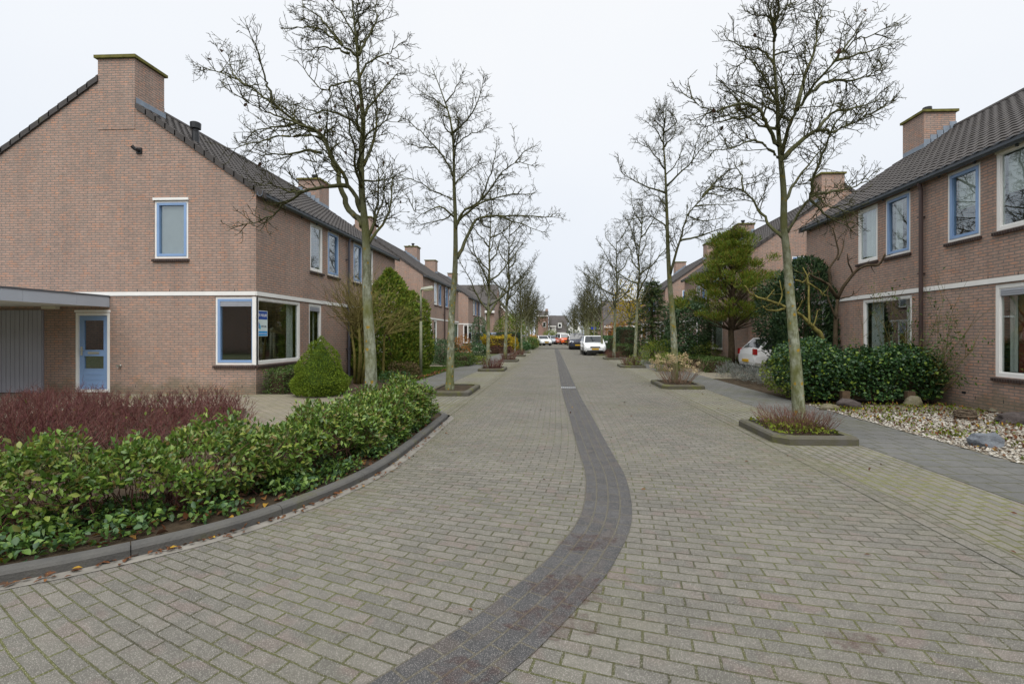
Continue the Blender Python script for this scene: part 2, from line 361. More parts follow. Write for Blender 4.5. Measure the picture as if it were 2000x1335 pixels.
MAT['lava'] = rockmat('lava_rock', (.03,.024,.022), (.10,.08,.075), 12)
MAT['sandstone'] = rockmat('mossy_rock', (.10,.09,.03), (.20,.18,.14), 6)
MAT['wicker'] = pm('wicker', (.12,.09,.06), .8, 20, .4, bmp=.01)
# ================================================================ GROUND
def sheet(name, pts, z, mat, kind='structure', **kw):
    mb = MB(); mb.quad([(p[0], p[1], z) for p in pts], (0,0,1)); return tag(mb.build(name, mat), kind=kind, **kw)
sheet('ground', [(-400,-60), (400,-60), (400,900), (-400,900)], -.03, MAT['ground'])
RIGHTEDGE = [(1090,680), (1102.5,706), (1126.5,760), (1149,800), (1193,880), (1217,920), (1230,960), (1235,1000), (1229,1040), (1209,1080), (1187,1120), (1141,1173), (1101,1217), (1045,1273), (981,1329)]
def catmull(P, n=8):
    P = [Vector(p) for p in P]; out = []
    Q = [P[0]*2-P[1]] + P + [P[-1]*2-P[-2]]
    for i in range(1, len(Q)-2):
        a, b, c, d = Q[i-1:i+3]
        for k in range(n):
            t = k/n
            out.append(.5*((2*b) + (c-a)*t + (2*a-5*b+4*c-d)*t*t + (3*b-a-3*c+d)*t**3))
    out.append(P[-1]); return out
redge = catmull([G(x, y) for x, y in RIGHTEDGE], 8)
tail = [redge[-1] + (Vector((-.62,-.79,0)))*k*.5 for k in range(1, 10)]
redge = redge + tail
sm = [p.copy() for p in redge]
for _ in range(6): sm = [sm[0]] + [(sm[i-1]+sm[i]*2+sm[i+1])/4 for i in range(1, len(sm)-1)] + [sm[-1]]
redge = sm
arc = [0]
for i in range(1, len(redge)): arc.append(arc[-1] + (redge[i]-redge[i-1]).length)
ledge = []
for i, p in enumerate(redge):
    t = (redge[min(i+1, len(redge)-1)] - redge[max(i-1, 0)]).normalized(); ledge.append(p + Vector((t.y, -t.x, 0))*(.425))
def set_uv(me, fn):
    l = me.uv_layers['UVMap'].data
    for lp in me.loops:
        l[lp.index].uv = fn(me.vertices[lp.vertex_index].co)
mb = MB()
for i in range(len(redge)-1):
    mb.quad([redge[i] + Vector((0,0,.006)), redge[i+1] + Vector((0,0,.006)), ledge[i+1] + Vector((0,0,.006)), ledge[i] + Vector((0,0,.006))], (0,0,1))
so = mb.build('drainage_channel', MAT['strip']); tag(so, kind='structure')
uvd = so.data.uv_layers['UVMap'].data; lut = {}
for i in range(len(redge)):
    lut[tuple(round(c, 4) for c in redge[i].xy)] = (arc[i], 0.0); lut[tuple(round(c, 4) for c in ledge[i].xy)] = (arc[i], .42)
for lp in so.data.loops:
    co = so.data.vertices[lp.vertex_index].co
    uvd[lp.index].uv = lut[tuple(round(c, 4) for c in co.xy)]
_ys = np.array([p.y for p in redge])[::-1]; _xs = np.array([p.x for p in redge])[::-1]
_xs = np.where(_ys < 4.5, _xs[np.argmin(abs(_ys-4.5))]*.45 + _xs*.55, _xs)
_gx = np.linspace(-14, 14, 561); _gm = np.interp(_gx, [-4.5,-2.2,.8,3], [.95,.55,.24,.16]); _gM = np.cumsum(_gm)*(_gx[1]-_gx[0]); _gM -= np.interp(1.2, _gx, _gM)
def road_uv(co):
    # rows swing round with the bend of the channel
    x, y = co.x, co.y; q = max(0.0, min(1.0, (8.6-y)/6.8)); w = q*q*(3-2*q)
    W = .6*6.8*(q**3-.5*q**4)
    return (x - float(np.interp(y, _ys, _xs))*0 + float(np.interp(x, _gx, _gm))*W, y + w*float(np.interp(x, _gx, _gM)))
mb = MB()
def gridsheet(mb, xs, ys, z=0.0):
    b = len(mb.v)
    for y in ys:
        for x in xs: mb.v.append((x, y, z))
    n = len(xs)
    for j in range(len(ys)-1):
        for i in range(n-1): mb.f.append((b+j*n+i, b+j*n+i+1, b+(j+1)*n+i+1, b+(j+1)*n+i))
yn = list(np.arange(-6, 8.31, .18)); yn[-1] = 8.3
gridsheet(mb, list(np.linspace(-14, 2.9, 60)), yn)
gridsheet(mb, list(np.linspace(-1.95, 2.9, 12)), list(np.linspace(8.3, 20, 40)) + [40, 62])
gridsheet(mb, list(np.linspace(-12, 14, 12)), [62, 75, 112])
road = tag(mb.build('road', MAT['paver']), kind='structure'); set_uv(road.data, road_uv)
# bands of long bricks that edge the carriageway
for nm, x0, x1, y0, y1 in (('edge_band_right', 2.9, 3.11, -6, 62), ('edge_band_left', -2.16, -1.95, 8.3, 62)):
    mb = MB(); gridsheet(mb, [x0, x1], [y0, 8, 20, y1], .004); o = tag(mb.build('edge_band', MAT['paver']), kind='structure'); set_uv(o.data, lambda c: (c.y, c.x - x0))
mb = MB(); gridsheet(mb, [3.11, 4.15], [-6, 5, 20, 62]); o = tag(mb.build('parking_bay', MAT['paver_bay']), kind='structure'); set_uv(o.data, lambda c: (c.y, c.x))
mb = MB(); gridsheet(mb, [-3.25, -2.16], [8.3, 20, 62]); o = tag(mb.build('parking_bay', MAT['paver_bay']), kind='structure'); set_uv(o.data, lambda c: (c.y, c.x))
sheet('sidewalk', [(4.15,-6), (5.4,-6), (5.4,62), (4.15,62)], .004, MAT['tile'])
sheet('sidewalk', [(-4.5,9.0), (-3.25,9.0), (-3.25,62), (-4.5,62)], .004, MAT['tile'])
sheet('driveway', [(-16,6.5), (-3.25,6.5), (-3.25,9.0), (-4.5,9.0), (-4.5,11.93), (-16,11.93)], .002, MAT['drive'])
sheet('driveway', [(5.4,16.9), (16,16.9), (16,21.8), (5.4,21.8)], .002, MAT['drive'])
sheet('driveway', [(-16,22.9), (-4.5,22.9), (-4.5,25.2), (-16,25.2)], .002, MAT['drive'])
sheet('driveway', [(-16,40.4), (-4.5,40.4), (-4.5,44.8), (-16,44.8)], .002, MAT['drive'])
sheet('front_garden', [(-7.5,11.93), (-4.5,11.93), (-4.5,17.2), (-7.5,17.2)], -.004, MAT['soil'])
sheet('front_garden', [(5.4,10.7), (8.5,10.7), (8.5,16.9), (5.4,16.9)], -.004, MAT['soil'])
sheet('gravel_bed', [(5.4,3.5), (8.5,3.5), (8.5,10.7), (5.4,10.7)], .0, pm('gravel_base', (.22,.19,.15), .95, 30, .5, bmp=.01))
# faint stain of dried mud on the paving, and a hump of darker bricks far down the street
def patch(name, c, r, z, mat, seed, n=26, sq=.7):
    rr = random.Random(seed); mb = MB(); pts = []
    for k in range(n):
        a = 2*PI*k/n; q = r*(.55+.45*rr.random()); pts.append((c[0]+q*math.cos(a), c[1]+q*sq*math.sin(a), z))
    mb.v.append((c[0], c[1], z)); mb.v += pts
    for k in range(n): mb.f.append((0, 1+k, 1+(k+1) % n))
    return mb.build(name, mat)
def stain(name, col, sc):
    m, nt, b = base(name); pos = geo_pos(nt); b.inputs['Base Color'].default_value = c4(col); b.inputs['Roughness'].default_value = .9
    t = nd(nt, 'ShaderNodeBsdfTransparent'); x = nd(nt, 'ShaderNodeMixShader')
    L(nt, ramp(nt, noise(nt, pos, sc, 6, .7), [(.42, (0,0,0)), (.66, (.4,)*3)]), x.inputs[0]); L(nt, t.outputs[0], x.inputs[1]); L(nt, b.outputs[0], x.inputs[2])
    L(nt, x.outputs[0], nt.nodes['Material Output'].inputs[0]); return m
mud = stain('mud_stain', (.085,.036,.028), 14)
g = G(1672, 1252); o = patch('mud_stain', g, .17, .004, mud, 3); tag(o, kind='structure')
for i, (px, py, r_) in enumerate(((1110,1150,.3), (1075,1215,.28), (1150,1060,.26), (905,1320,.2))):
    g = G(px, py); tag(patch('mud_stain', g, r_, .010, mud, 9+i), kind='structure')
mb = MB(); mb.box(-1.95, 2.9, 53.2, 54.0, .002, .05); tag(mb.build('speed_hump', MAT['strip']), kind='structure')

# ---------------------------------------------------------------- kerb and bed in the left foreground
KB = [(-240,1184), (0,1141), (225,1096), (450,1040), (598.5,988), (693,947.5), (765,907), (832.6,853), (864,826)]
kerb_line = [Vector((-5.6,1.9,0)), Vector((-4.6,2.25,0))] + [G(x, y) for x, y in KB]
e = kerb_line[-1]
kerb_line += [e + Vector((-.02,.5,0)), e + Vector((-.25,.85,0)), e + Vector((-.7,1.0,0)), e + Vector((-1.3,1.0,0))]
kl = catmull(kerb_line, 8)
def nrm2(P, i):
    t = (P[min(i+1, len(P)-1)] - P[max(i-1, 0)]).normalized(); return Vector((-t.y, t.x, 0))
mb = MB(); prof = [(0,-.02), (0,.055), (.015,.072), (.035,.08), (.10,.08), (.11,.074), (.11,-.02)]
acc = 0; gap = 0; prev = None
for i, p in enumerate(kl):
    n = nrm2(kl, i); row = [p + n*a + Vector((0,0,h)) for a, h in prof]
    if prev is not None:
        acc += (kl[i]-kl[i-1]).length
        if acc > .98:                     # open joint between two kerb stones
            acc = 0; gq = min(.5, .006/max(.011, (kl[i]-kl[i-1]).length)); a_ = [prev[k].lerp(row[k], gq) for k in range(len(prof))]
            mb.quad(a_[::-1]); prev = a_; 
            c_ = [prev[k] for k in range(len(prof))]
        for k in range(len(prof)-1): mb.quad([prev[k], prev[k+1], row[k+1], row[k]], None)
    prev = row
tag(mb.build('kerb', MAT['kerb']), kind='structure')
mb = MB(); a_ = 0
for i in range(3, len(kl)-1):
    n0, n1 = nrm2(kl, i), nrm2(kl, i+1)
    mb.quad([kl[i]-n0*.105+Vector((0,0,.004)), kl[i]+Vector((0,0,.004)), kl[i+1]+Vector((0,0,.004)), kl[i+1]-n1*.105+Vector((0,0,.004))], (0,0,1))
tag(mb.build('edge_band', pm('edge_paver', (.19,.18,.16), .9, 6, .25, .2, bmp=.004)), kind='structure')
bedpts = [p + nrm2(kl, i)*.10 for i, p in enumerate(kl)] + [Vector((-3.55,8.9,0)), Vector((-3.9,7.6,0)), Vector((-5.0,7.4,0)), Vector((-6.1,9.3,0)), Vector((-9.5,9.5,0)), Vector((-9.5,1.9,0))]
mb = MB(); mb.quad([(p.x, p.y, .05) for p in bedpts], (0,0,1)); tag(mb.build('planting_bed', MAT['soil']), kind='structure')

# drain grate set in the channel
g = G(1110, 757)
t = thing('drain_grate', 'small cast iron drain grate set in the dark channel of the street', 'drain', (g.x, g.y, 0))
mb = MB(); mb.box(g.x-.2, g.x+.2, g.y-.16, g.y-.13, .004, .014); mb.box(g.x-.2, g.x+.2, g.y+.13, g.y+.16, .004, .014)
for k in range(8): mb.box(g.x-.2+k*.0545, g.x-.18+k*.0545, g.y-.13, g.y+.13, .004, .0135)
mb.build('grate_bars', MAT['steel'], t)
mb = MB(); mb.box(g.x-.195, g.x+.195, g.y-.128, g.y+.128, .003, .0075); mb.build('pit', MAT['black'], t)

# ================================================================ HOUSES
EAVE, RIDGE, DEPTH = 5.12, 8.0, 8.3
SLOPE = (RIDGE-EAVE)/(DEPTH/2)
def wall(mb, fr, U0, U1, Z0, Z1, holes, rev=.12):
    us = sorted({U0, U1} | {h[0] for h in holes} | {h[1] for h in holes}); zs = sorted({Z0, Z1} | {h[2] for h in holes} | {h[3] for h in holes})
    us = [u for u in us if U0-1e-6 <= u <= U1+1e-6]
    for a, b in zip(us, us[1:]):
        for c, d in zip(zs, zs[1:]):
            m_, n_ = (a+b)/2, (c+d)/2
            if any(h[0] < m_ < h[1] and h[2] < n_ < h[3] for h in holes): continue
            fr.quad(mb, a, b, c, d, 0)
    for a, b, c, d in [h[:4] for h in holes]:
        if a > U0+.01: mb.quad([fr.p(a,c,0), fr.p(a,d,0), fr.p(a,d,-rev), fr.p(a,c,-rev)], fr.U)
        mb.quad([fr.p(b,c,0), fr.p(b,d,0), fr.p(b,d,-rev), fr.p(b,c,-rev)], -fr.U)
        mb.quad([fr.p(a,c,0), fr.p(b,c,0), fr.p(b,c,-rev), fr.p(a,c,-rev)], (0,0,1))
        mb.quad([fr.p(a,d,0), fr.p(b,d,0), fr.p(b,d,-rev), fr.p(a,d,-rev)], (0,0,-1))
def window(par, fr, u0, u1, z0, z1, st, top=None):
    w = .055 if 'blue' in st else .075
    mb = MB(); fr.frame(mb, u0, u1, z0, z1, w, -.10, -.015); win = mb.build('window', MAT['white'], par)
    i0, i1, j0, j1 = u0+w, u1-w, z0+w, z1-w
    if 'blue' in st:
        mb = MB(); fr.frame(mb, i0, i1, j0, j1, .062, -.09, -.004); mb.build('sash', MAT['blue'], win)
        i0, i1, j0, j1 = i0+.062, i1-.062, j0+.062, j1-.062
    elif 'bead' in st or True:
        mb = MB(); fr.frame(mb, i0, i1, j0, j1, .022, -.09, -.03); mb.build('glazing_bead', MAT['white'], win)
        i0, i1, j0, j1 = i0+.022, i1-.022, j0+.022, j1-.022
    if 'vent' in st:
        mb = MB(); fr.box(mb, i0, i1, j1-.13, j1, -.075, -.02)
        for k in range(3): fr.box(mb, i0+.01, i1-.01, j1-.12+k*.04, j1-.10+k*.04, -.02, -.008)
        mb.build('vent_grille', MAT['blind'], win); j1 -= .13
    mb = MB(); fr.box(mb, i0, i1, j0, j1, -.058, -.052); mb.build('pane', MAT['glass'], win)
    if 'nosill' not in st:
        mb = MB(); lo = -.04 if u0 > .02 else -.0
        P = lambda u: [fr.p(u, z0-.075, -.11), fr.p(u, z0-.085, .05), fr.p(u, z0-.03, .055), fr.p(u, z0-.002, -.11)]
        a, b = P(u0+lo), P(u1+.04)
        for k in range(4): mb.quad([a[k], a[(k+1) % 4], b[(k+1) % 4], b[k]], None)
        mb.quad(a); mb.quad(b); o = mb.build('sill', MAT['sill'], win)
        uvd = o.data.uv_layers['UVMap'].data
        for lp in o.data.loops:
            c = o.data.vertices[lp.vertex_index].co; uvd[lp.index].uv = ((c-fr.O).dot(fr.U), .05)
    if top:
        mb = MB(); fr.box(mb, u0-.01, u1+.01, z1+.002, top, -.05, .012); mb.build('head_panel', MAT['cream'], win)
    def drape(a, b, zz0, zz1, n, mat, nm='curtain', wave=.025, step=.03):
        mb = MB(); k = max(2, int((b-a)/step)); pr = None
        for q in range(k+1):
            u = a+(b-a)*q/k; off = n + wave*math.sin(q*1.9) + wave*.5*math.sin(q*.83)
            cu = (fr.p(u, zz0, off), fr.p(u, zz1, off))
            if pr: mb.quad([pr[0], cu[0], cu[1], pr[1]], fr.N)
            pr = cu
        mb.build(nm, mat, win)
    W = i1-i0
    if 'net' in st: drape(i0, i1, j0, j1, -.2, MAT['curtain'])
    if 'side' in st: drape(i0, i0+.28*W, j0, j1, -.2, MAT['curtain']); drape(i1-.2*W, i1, j0, j1, -.2, MAT['curtain'])
    if 'edge' in st: drape(i1-.16*W, i1, j0, j1, -.2, MAT['curtain'])
    if 'frost' in st:
        mb = MB(); fr.box(mb, i0, i1, j0, j1, -.10, -.09); mb.build('roller_blind', MAT['blind'], win)
    if 'half' in st:
        mb = MB(); fr.box(mb, i0, i1, j0+.45*(j1-j0), j1, -.16, -.15); mb.build('roller_blind', MAT['curtain'], win)
    if 'red' in st: drape(i0+.0*W, i1-.03*W, j0, j1, -.3, MAT['redcurtain']); drape(i1-.055*W, i1, j0, j1, -.22, MAT['curtain'])
    return win
def tiled(mb, X, side, y0, y1):
    # waved tiles in stepped courses on the street-side slope
    run, rise = DEPTH/2+.22, (DEPTH/2+.22)*SLOPE; Ln = math.hypot(run, rise); nc = 20; tw = .25
    sx, sz = side*run/Ln, rise/Ln; nx, nz = -side*rise/Ln, run/Ln
    x0, z0 = X-side*.22, EAVE+.09-.22*SLOPE
    nu = int(round((y1-y0)/.05)); b = len(mb.v)
    wv = [  .021*(.5+.5*math.cos(2*PI*(((q*.05) % tw)/tw-.35)))**1.3 for q in range(nu+1)]
    for c in range(nc):
        for e_, lift in ((0,.026), (1,.004)):
            q = (c+e_)*Ln/nc
            for k in range(nu+1):
                h = lift+wv[k]; y = y0+(y1-y0)*k/nu
                mb.v.append((x0+sx*q+nx*h, y, z0+sz*q+nz*h))
    for r_ in range(nc*2-1):
        for k in range(nu): mb.f.append((b+r_*(nu+1)+k, b+r_*(nu+1)+k+1, b+(r_+1)*(nu+1)+k+1, b+(r_+1)*(nu+1)+k))
    # rear slope
    xr = X+side*DEPTH/2; zr = RIDGE+.09; xb = X+side*(DEPTH+.22); zb = EAVE+.09-.22*SLOPE
    for h0 in (0.0,): mb.quad([(xr,y0,zr), (xr,y1,zr), (xb,y1,zb), (xb,y0,zb)], (0,0,1))
    # ridge tiles
    mb.tube([(xr, y0, zr-.01), (xr, y1, zr-.01)], .10, 8)
def house(name, label, X, side, y0, y1, gable, fac, gab=(), cowl=False, group=None, corner=False, pipe=True, pipemat='brown_pipe', holes_extra=(), lead=True):
    y0 += .003; y1 -= .003; W = y1-y0
    h = thing(name, label, 'house', (X, (y0+y1)/2, 0), group)
    if gable == 'near': ff = Fr((X,y0,0), (0,1,0), (-side,0,0)); gf = Fr((X,y0,0), (side,0,0), (0,-1,0)); of = Fr((X,y1,0), (side,0,0), (0,1,0)); sy = 1
    else: ff = Fr((X,y1,0), (0,-1,0), (-side,0,0)); gf = Fr((X,y1,0), (side,0,0), (0,1,0)); of = Fr((X,y0,0), (side,0,0), (0,-1,0)); sy = -1
    mb = MB()
    wall(mb, ff, 0, W, -.03, EAVE, [f[:4] for f in fac])
    gh = [g_[:4] for g_ in gab] + list(holes_extra)
    wall(mb, gf, 0, DEPTH, -.03, EAVE, gh)
    wall(mb, of, 0, DEPTH, -.03, EAVE, [])
    for fr in (gf, of): mb.quad([fr.p(0,EAVE), fr.p(DEPTH,EAVE), fr.p(DEPTH/2,RIDGE)], fr.N)
    bf = Fr((X+side*DEPTH,y0,0), (0,1,0), (side,0,0)); wall(mb, bf, 0, W, -.03, EAVE, [])
    mb.build('wall', MAT['brick'], h)
    mb = MB(); e_ = .14
    for z0, z1 in ((.02,.06), (2.52,2.66), (5.02,5.1)): mb.box(min(X+side*e_, X+side*(DEPTH-e_)), max(X+side*e_, X+side*(DEPTH-e_)), y0+e_, y1-e_, z0, z1)
    mb.box(min(X+side*3.6, X+side*3.7), max(X+side*3.6, X+side*3.7), y0+e_, y1-e_, .06, 5.02)
    ya = y0+W*.52
    mb.box(min(X+side*e_, X+side*3.6), max(X+side*e_, X+side*3.6), ya, ya+.1, 2.66, 5.02)
    mb.build('interior', MAT['plaster'], h)
    mb = MB(); ff.box(mb, 0, W, 2.50, 2.60, .0, .022)
    if gable: gf.box(mb, 0, DEPTH, 2.502, 2.598, .0, .022)
    mb.build('string_course', MAT['white'], h)
    mb = MB(); tiled(mb, X, side, y0, y1); roof = mb.build('roof', MAT['roof'], h)
    run = DEPTH/2+.22; nc = 17                   # stepped verge tiles along the gable
    for sd in (0, 1):
        mb = MB()
        for c in range(nc):
            a, b = run*c/nc-.02, run*(c+1)/nc+.01
            if sd == 0 and b-.22 > 3.16: continue
            ua, ub = (-.22+a, -.22+b) if sd == 0 else (DEPTH+.22-a, DEPTH+.22-b)
            za, zb = EAVE+.09-.22*SLOPE+a*SLOPE, EAVE+.09-.22*SLOPE+b*SLOPE
            n0, n1 = -.05, .045
            mb.hexa([gf.p(ua,za-.10,n0), gf.p(ub,zb-.115,n0), gf.p(ub,zb-.115,n1), gf.p(ua,za-.10,n1), gf.p(ua,za+.055,n0), gf.p(ub,zb+.03,n0), gf.p(ub,zb+.03,n1), gf.p(ua,za+.055,n1)])
        mb.build('verge', MAT['roof'], roof)
    if True:
        zc0, zc1, ua, ub = 6.75, 8.56, 3.17, 4.15
        cf = gf; mb = MB(); cf.box(mb, ua, ub, zc0, zc1, -.92, .012); ch = mb.build('chimney', MAT['brick'], h)
        mb = MB(); cf.box(mb, ua-.06, ub+.06, zc1, zc1+.075, -.98, .07); mb.build('cap', MAT['mosscap'], ch)
        mb = MB()
        for k in range(5):                       # lead soakers stepping up the side
            u = ua+.0+k*(ub-ua)/5; z = EAVE+.09+u*SLOPE
            if lead: cf.box(mb, u, u+(ub-ua)/5+.02, z-.02, z+.30, -.932, -.918)
        cf.box(mb, ua-.02, ua-.004, EAVE+.09+(ua-.1)*SLOPE, EAVE+.09+ua*SLOPE+.16, -.95, -.02)
        mb.build('flashing', MAT['lead'], ch)
        if cowl:
            mb = MB(); p_ = cf.p(ua+.45, zc1+.075, -.45); mb.box(p_.x-.13, p_.x+.13, p_.y-.13, p_.y+.13, p_.z, p_.z+.06); mb.lathe([(.09,.06), (.09,.2), (.13,.2), (.13,.28)], p_, 10)
            p_ = cf.p(ua+.75, zc1+.075, -.45); mb.lathe([(.07,0), (.09,.12), (.07,.13)], p_, 10)
            mb.build('flue_cowl', MAT['black'], ch)
    mb = MB(); gz = EAVE-.09
    pr = [(.075,gz+.08), (.075,gz-.0), (.10,gz-.045), (.16,gz-.05), (.205,gz-.01), (.215,gz+.085), (.20,gz+.085), (.19,gz+.01), (.15,gz-.02), (.10,gz-.01), (.09,gz+.08)]
    a = [ff.p(-.06,z,n) for n, z in pr]; b = [ff.p(W,z,n) for n, z in pr]
    for k in range(len(pr)): mb.quad([a[k], b[k], b[(k+1) % len(pr)], a[(k+1) % len(pr)]], None)
    mb.quad(a[:6]+a[6:]); mb.quad(b)
    for k in range(6): ff.box(mb, .3+k*.9, .33+k*.9, gz-.075, gz+.04, .03, .075)
    ff.box(mb, 0, W, gz-.0, EAVE+.0, .0, .075)
    mb.build('gutter', MAT['zinc'], h)
    if pipe:
        mb = MB(); mb.tube([ff.p(W-.0, gz-.03, .15), ff.p(W, gz-.2, .10), ff.p(W, 0, .10)], .045, 10)
        for z in (1.0, 2.9, 4.2): ff.box(mb, W-.06, W+.0, z, z+.03, .0, .14)
        mb.build('downpipe', MAT[pipemat], h)
    for f in fac: window(h, ff, *f[:5], top=(EAVE-.14 if f[3] > 4 else None))
    for g_ in gab: window(h, gf, *g_[:5])
    if corner:
        mb = MB(); o_ = ff.p(0, 0, 0); dx = -side
        gf.box(mb, -.0, .10, .752, 2.468, -.078, -.004); h_ = mb.build('corner_post', MAT['white'], h)
    return h, ff, gf
ZL, ZT, UL, UT = .75, 2.47, 3.50, 4.98
LX, RX = -7.556, 8.5
stdfac = lambda st=('white','blue','white','white'): [(2.70,3.50,UL,UT,st[0]), (3.84,4.68,UL,UT,st[1]), (0.0,2.12,ZL,ZT,st[2]), (2.62,3.42,ZL,ZT,st[3])]
def cgab(st='bluevent'): return [(0.0,1.06,ZL,ZT,st), (1.77,2.66,3.45,4.92,'blue frost')]
L0 = 11.88; WD = 5.28
h1, f1, g1 = house('brick_house', 'nearest left brick house, with a blue door and a rental poster in its corner window', LX, -1, L0, L0+WD, 'near',
    stdfac(('white','blue','white edge','whitevent edge')), cgab(), corner=True, pipemat='grey_pipe', holes_extra=[(3.84,4.75,.04,2.07)])
# white weather strip over the gable window
mb = MB(); g1.box(mb, 1.75, 2.68, 4.925, 4.985, -.05, .035); mb.build('window_hood', MAT['white'], h1)
# blue door
mb = MB(); g1.frame(mb, 3.84, 4.75, .04, 2.07, .07, -.12, .004); g1.box(mb, 3.82, 4.77, 2.085, 2.14, -.02, .02); d = mb.build('door', MAT['white'], h1)
mb = MB(); a, b = 3.912, 4.678
g1.frame(mb, a, b, .115, 1.995, .10, -.08, -.03); g1.box(mb, a+.1, b-.1, .215, .62, -.075, -.034); g1.box(mb, a+.1, b-.1, .98, 1.10, -.078, -.032)
for k in range(3): g1.box(mb, a+.03, b-.03, .23+k*.13, .25+k*.13, -.034, -.026)
g1.frame(mb, a+.1, b-.1, 1.10, 1.895, .02, -.075, -.024); g1.frame(mb, a+.1, b-.1, .62, .98, .02, -.075, -.024)
mb.build('door_leaf', MAT['blue'], d)
mb = MB(); g1.box(mb, a+.12, b-.12, 1.12, 1.875, -.056, -.05); g1.box(mb, a+.12, b-.12, .64, .96, -.056, -.05); mb.build('pane', MAT['glass'], d)
mb = MB(); g1.box(mb, b-.085, b-.035, .98, 1.2, -.03, -.018); mb.tube([g1.p(b-.06,1.12,-.02), g1.p(b-.06,1.12,.03), g1.p(b-.17,1.12,.03)], .009, 6); mb.build('handle', MAT['steel'], d)
mb = MB(); g1.box(mb, a+.24, a+.54, 1.01, 1.07, -.032, -.022); g1.box(mb, a+.27, a+.51, 1.03, 1.05, -.022, -.019); mb.build('letterbox', MAT['steel'], d)
# garage door with upright boards
mb = MB(); x = 5.62; i = 0
while x < 8.25:
    g1.box(mb, x+.006, x+.116, .02, 2.14, .003, .045); x += .12; i += 1
g1.box(mb, 5.6, 8.3, .02, 2.14, .001, .03); gd = mb.build('garage_door', MAT['garage'], h1)
mb = MB(); g1.box(mb, 7.06, 7.12, .95, .98, .045, .09); mb.tube([g1.p(7.09,.965,.05), g1.p(7.09,.965,.11)], .03, 8); mb.build('handle', MAT['black'], gd)
# flat canopy roof over door and garage, with grey fascia
cx0 = LX-3.865; yF = 8.6
mb = MB(); mb.box(cx0-6.6, cx0-.0, yF, L0+.0-.002, 2.235, 2.40); can = mb.build('canopy', MAT['white'], h1)
mb = MB()
for a, b in ((yF-.02, 9.86), (9.865, 11.03), (11.035, L0-.004)): mb.box(cx0, cx0+.022, a, b, 2.215, 2.47)
mb.box(cx0-6.6, cx0, yF-.024, yF-.002, 2.215, 2.47); mb.build('fascia', MAT['fascia'], can)
mb = MB(); mb.box(cx0-6.6, cx0+.035, yF-.035, L0-.004, 2.472, 2.51); mb.build('roof_trim', MAT['zinc'], can)
mb = MB(); mb.tube([(cx0-5.2,yF+.15,0), (cx0-5.2,yF+.15,2.235)], .05, 10); mb.build('post', MAT['white'], can)
mb = MB(); g1.box(mb, 5.05, 5.42, 2.16, 2.232, .12, .24); mb.build('soffit_lamp', MAT['cream'], can)
# small fittings on the gable
mb = MB(); p = g1.p(3.55,.72,0); mb.lathe([(.035,0), (.035,-.02), (.015,-.03), (.015,-.09), (.03,-.09), (.03,-.10)], p, 10, 'y'); mb.tube([p+Vector((0,-.07,0)), p+Vector((0,-.075,-.07))], .012, 8); mb.build('outdoor_tap', MAT['steel'], h1)
mb = MB(); g1.box(mb, 2.98, 3.12, 6.12, 6.27, .0, .03); q = g1.p(3.05,6.2,.03); mb.tube([q, q+Vector((-.02,-.08,.0)), q+Vector((-.07,-.12,.06))], .045, 10); mb.build('wall_flue', MAT['black'], h1)
p = Vector((LX-2.05, L0+.62, EAVE+.09+2.05*SLOPE)); mb = MB(); mb.lathe([(.09,-.1), (.085,.28), (.07,.3), (.07,.36), (.125,.37), (.13,.52), (.10,.54)], p, 12); mb.build('roof_vent', MAT['black'], h1)
def slot(fr, u, z, par):
    mb = MB(); fr.box(mb, u, u+.012, z, z+.065, .0, .003); mb.build('weep_slot', MAT['black'], par)
for k in range(4): slot(g1, .55+k*.85, 2.6, h1)
for k in range(6): slot(g1, .35+k*.7, .16, h1)
house('brick_house', 'second brick house in the left row, behind the lichened trunk beside the blue door house', LX, -1, L0+WD, L0+2*WD, 'far', stdfac(('white','blue','white edge','white')), cgab('white'), cowl=True, corner=True, pipe=False)
LB2 = 28.6
house('brick_house', 'left brick house with blank gable rising right behind the green conifers', -7.93, -1, LB2, LB2+WD, 'near', stdfac(('white','blue','white net','white net')), [], pipe=True)
house('brick_house', 'far half of the left brick pair behind the conifers, cowl on its chimney', -7.93, -1, LB2+WD, LB2+2*WD, 'far', stdfac(('white','blue','white net','white')), [], cowl=True, pipe=False)
LB3 = 45.4
house('brick_house', 'third pair on the left, nearer house with narrow white windows at the gable corner', -8.25, -1, LB3, LB3+WD, 'near', stdfac(), [(0.0,.5,ZL,ZT,'white')])
house('brick_house', 'third pair on the left, farther house half hidden by street trees', -8.25, -1, LB3+WD, LB3+2*WD, 'far', stdfac(), [], pipe=False)
# right side
RP = 11.5
h_, fR, gR = house('brick_house', 'nearest brick house on the right, with red curtains behind the big ground floor window', RX, 1, RP-WD, RP, 'near',
    [(2.35,3.50,UL-.0,UT+.06,'white half'), (3.84,4.66,UL,UT,'blue half'), (0.9,3.52,ZL-.05,ZT,'whitevent red')], [], pipe=False)
mb = MB(); fR.box(mb, 4.18, 4.28, .28, .33, -.01, .004); mb.build('air_brick', MAT['black'], h_)
for k in range(5): slot(fR, 4.9-k*.62, 2.6, h_); slot(fR, 3.95-k*.62, .2, h_)
h_, fR2, gR2 = house('brick_house', 'second brick house on the right, with brown downpipe and climber at its window', RX, 1, RP, RP+WD, 'far',
    [(2.78,3.62,UL,UT,'white net'), (3.92,4.80,UL,UT,'blue side'), (3.0,4.85,ZL,ZT,'white side'), (.95,1.8,.1,ZT,'white edge nosill')], [], cowl=True)
RB2 = 21.75
house('brick_house', 'right brick house behind the pine, with blank gable facing the white car', RX, 1, RB2, RB2+WD, 'near', [(2.70,3.50,UL,UT,'white'), (3.84,4.68,UL,UT,'blue'), (3.3,5.0,ZL,ZT,'white net')], [(1.9,2.7,UL,UT,'blue')], pipe=True)
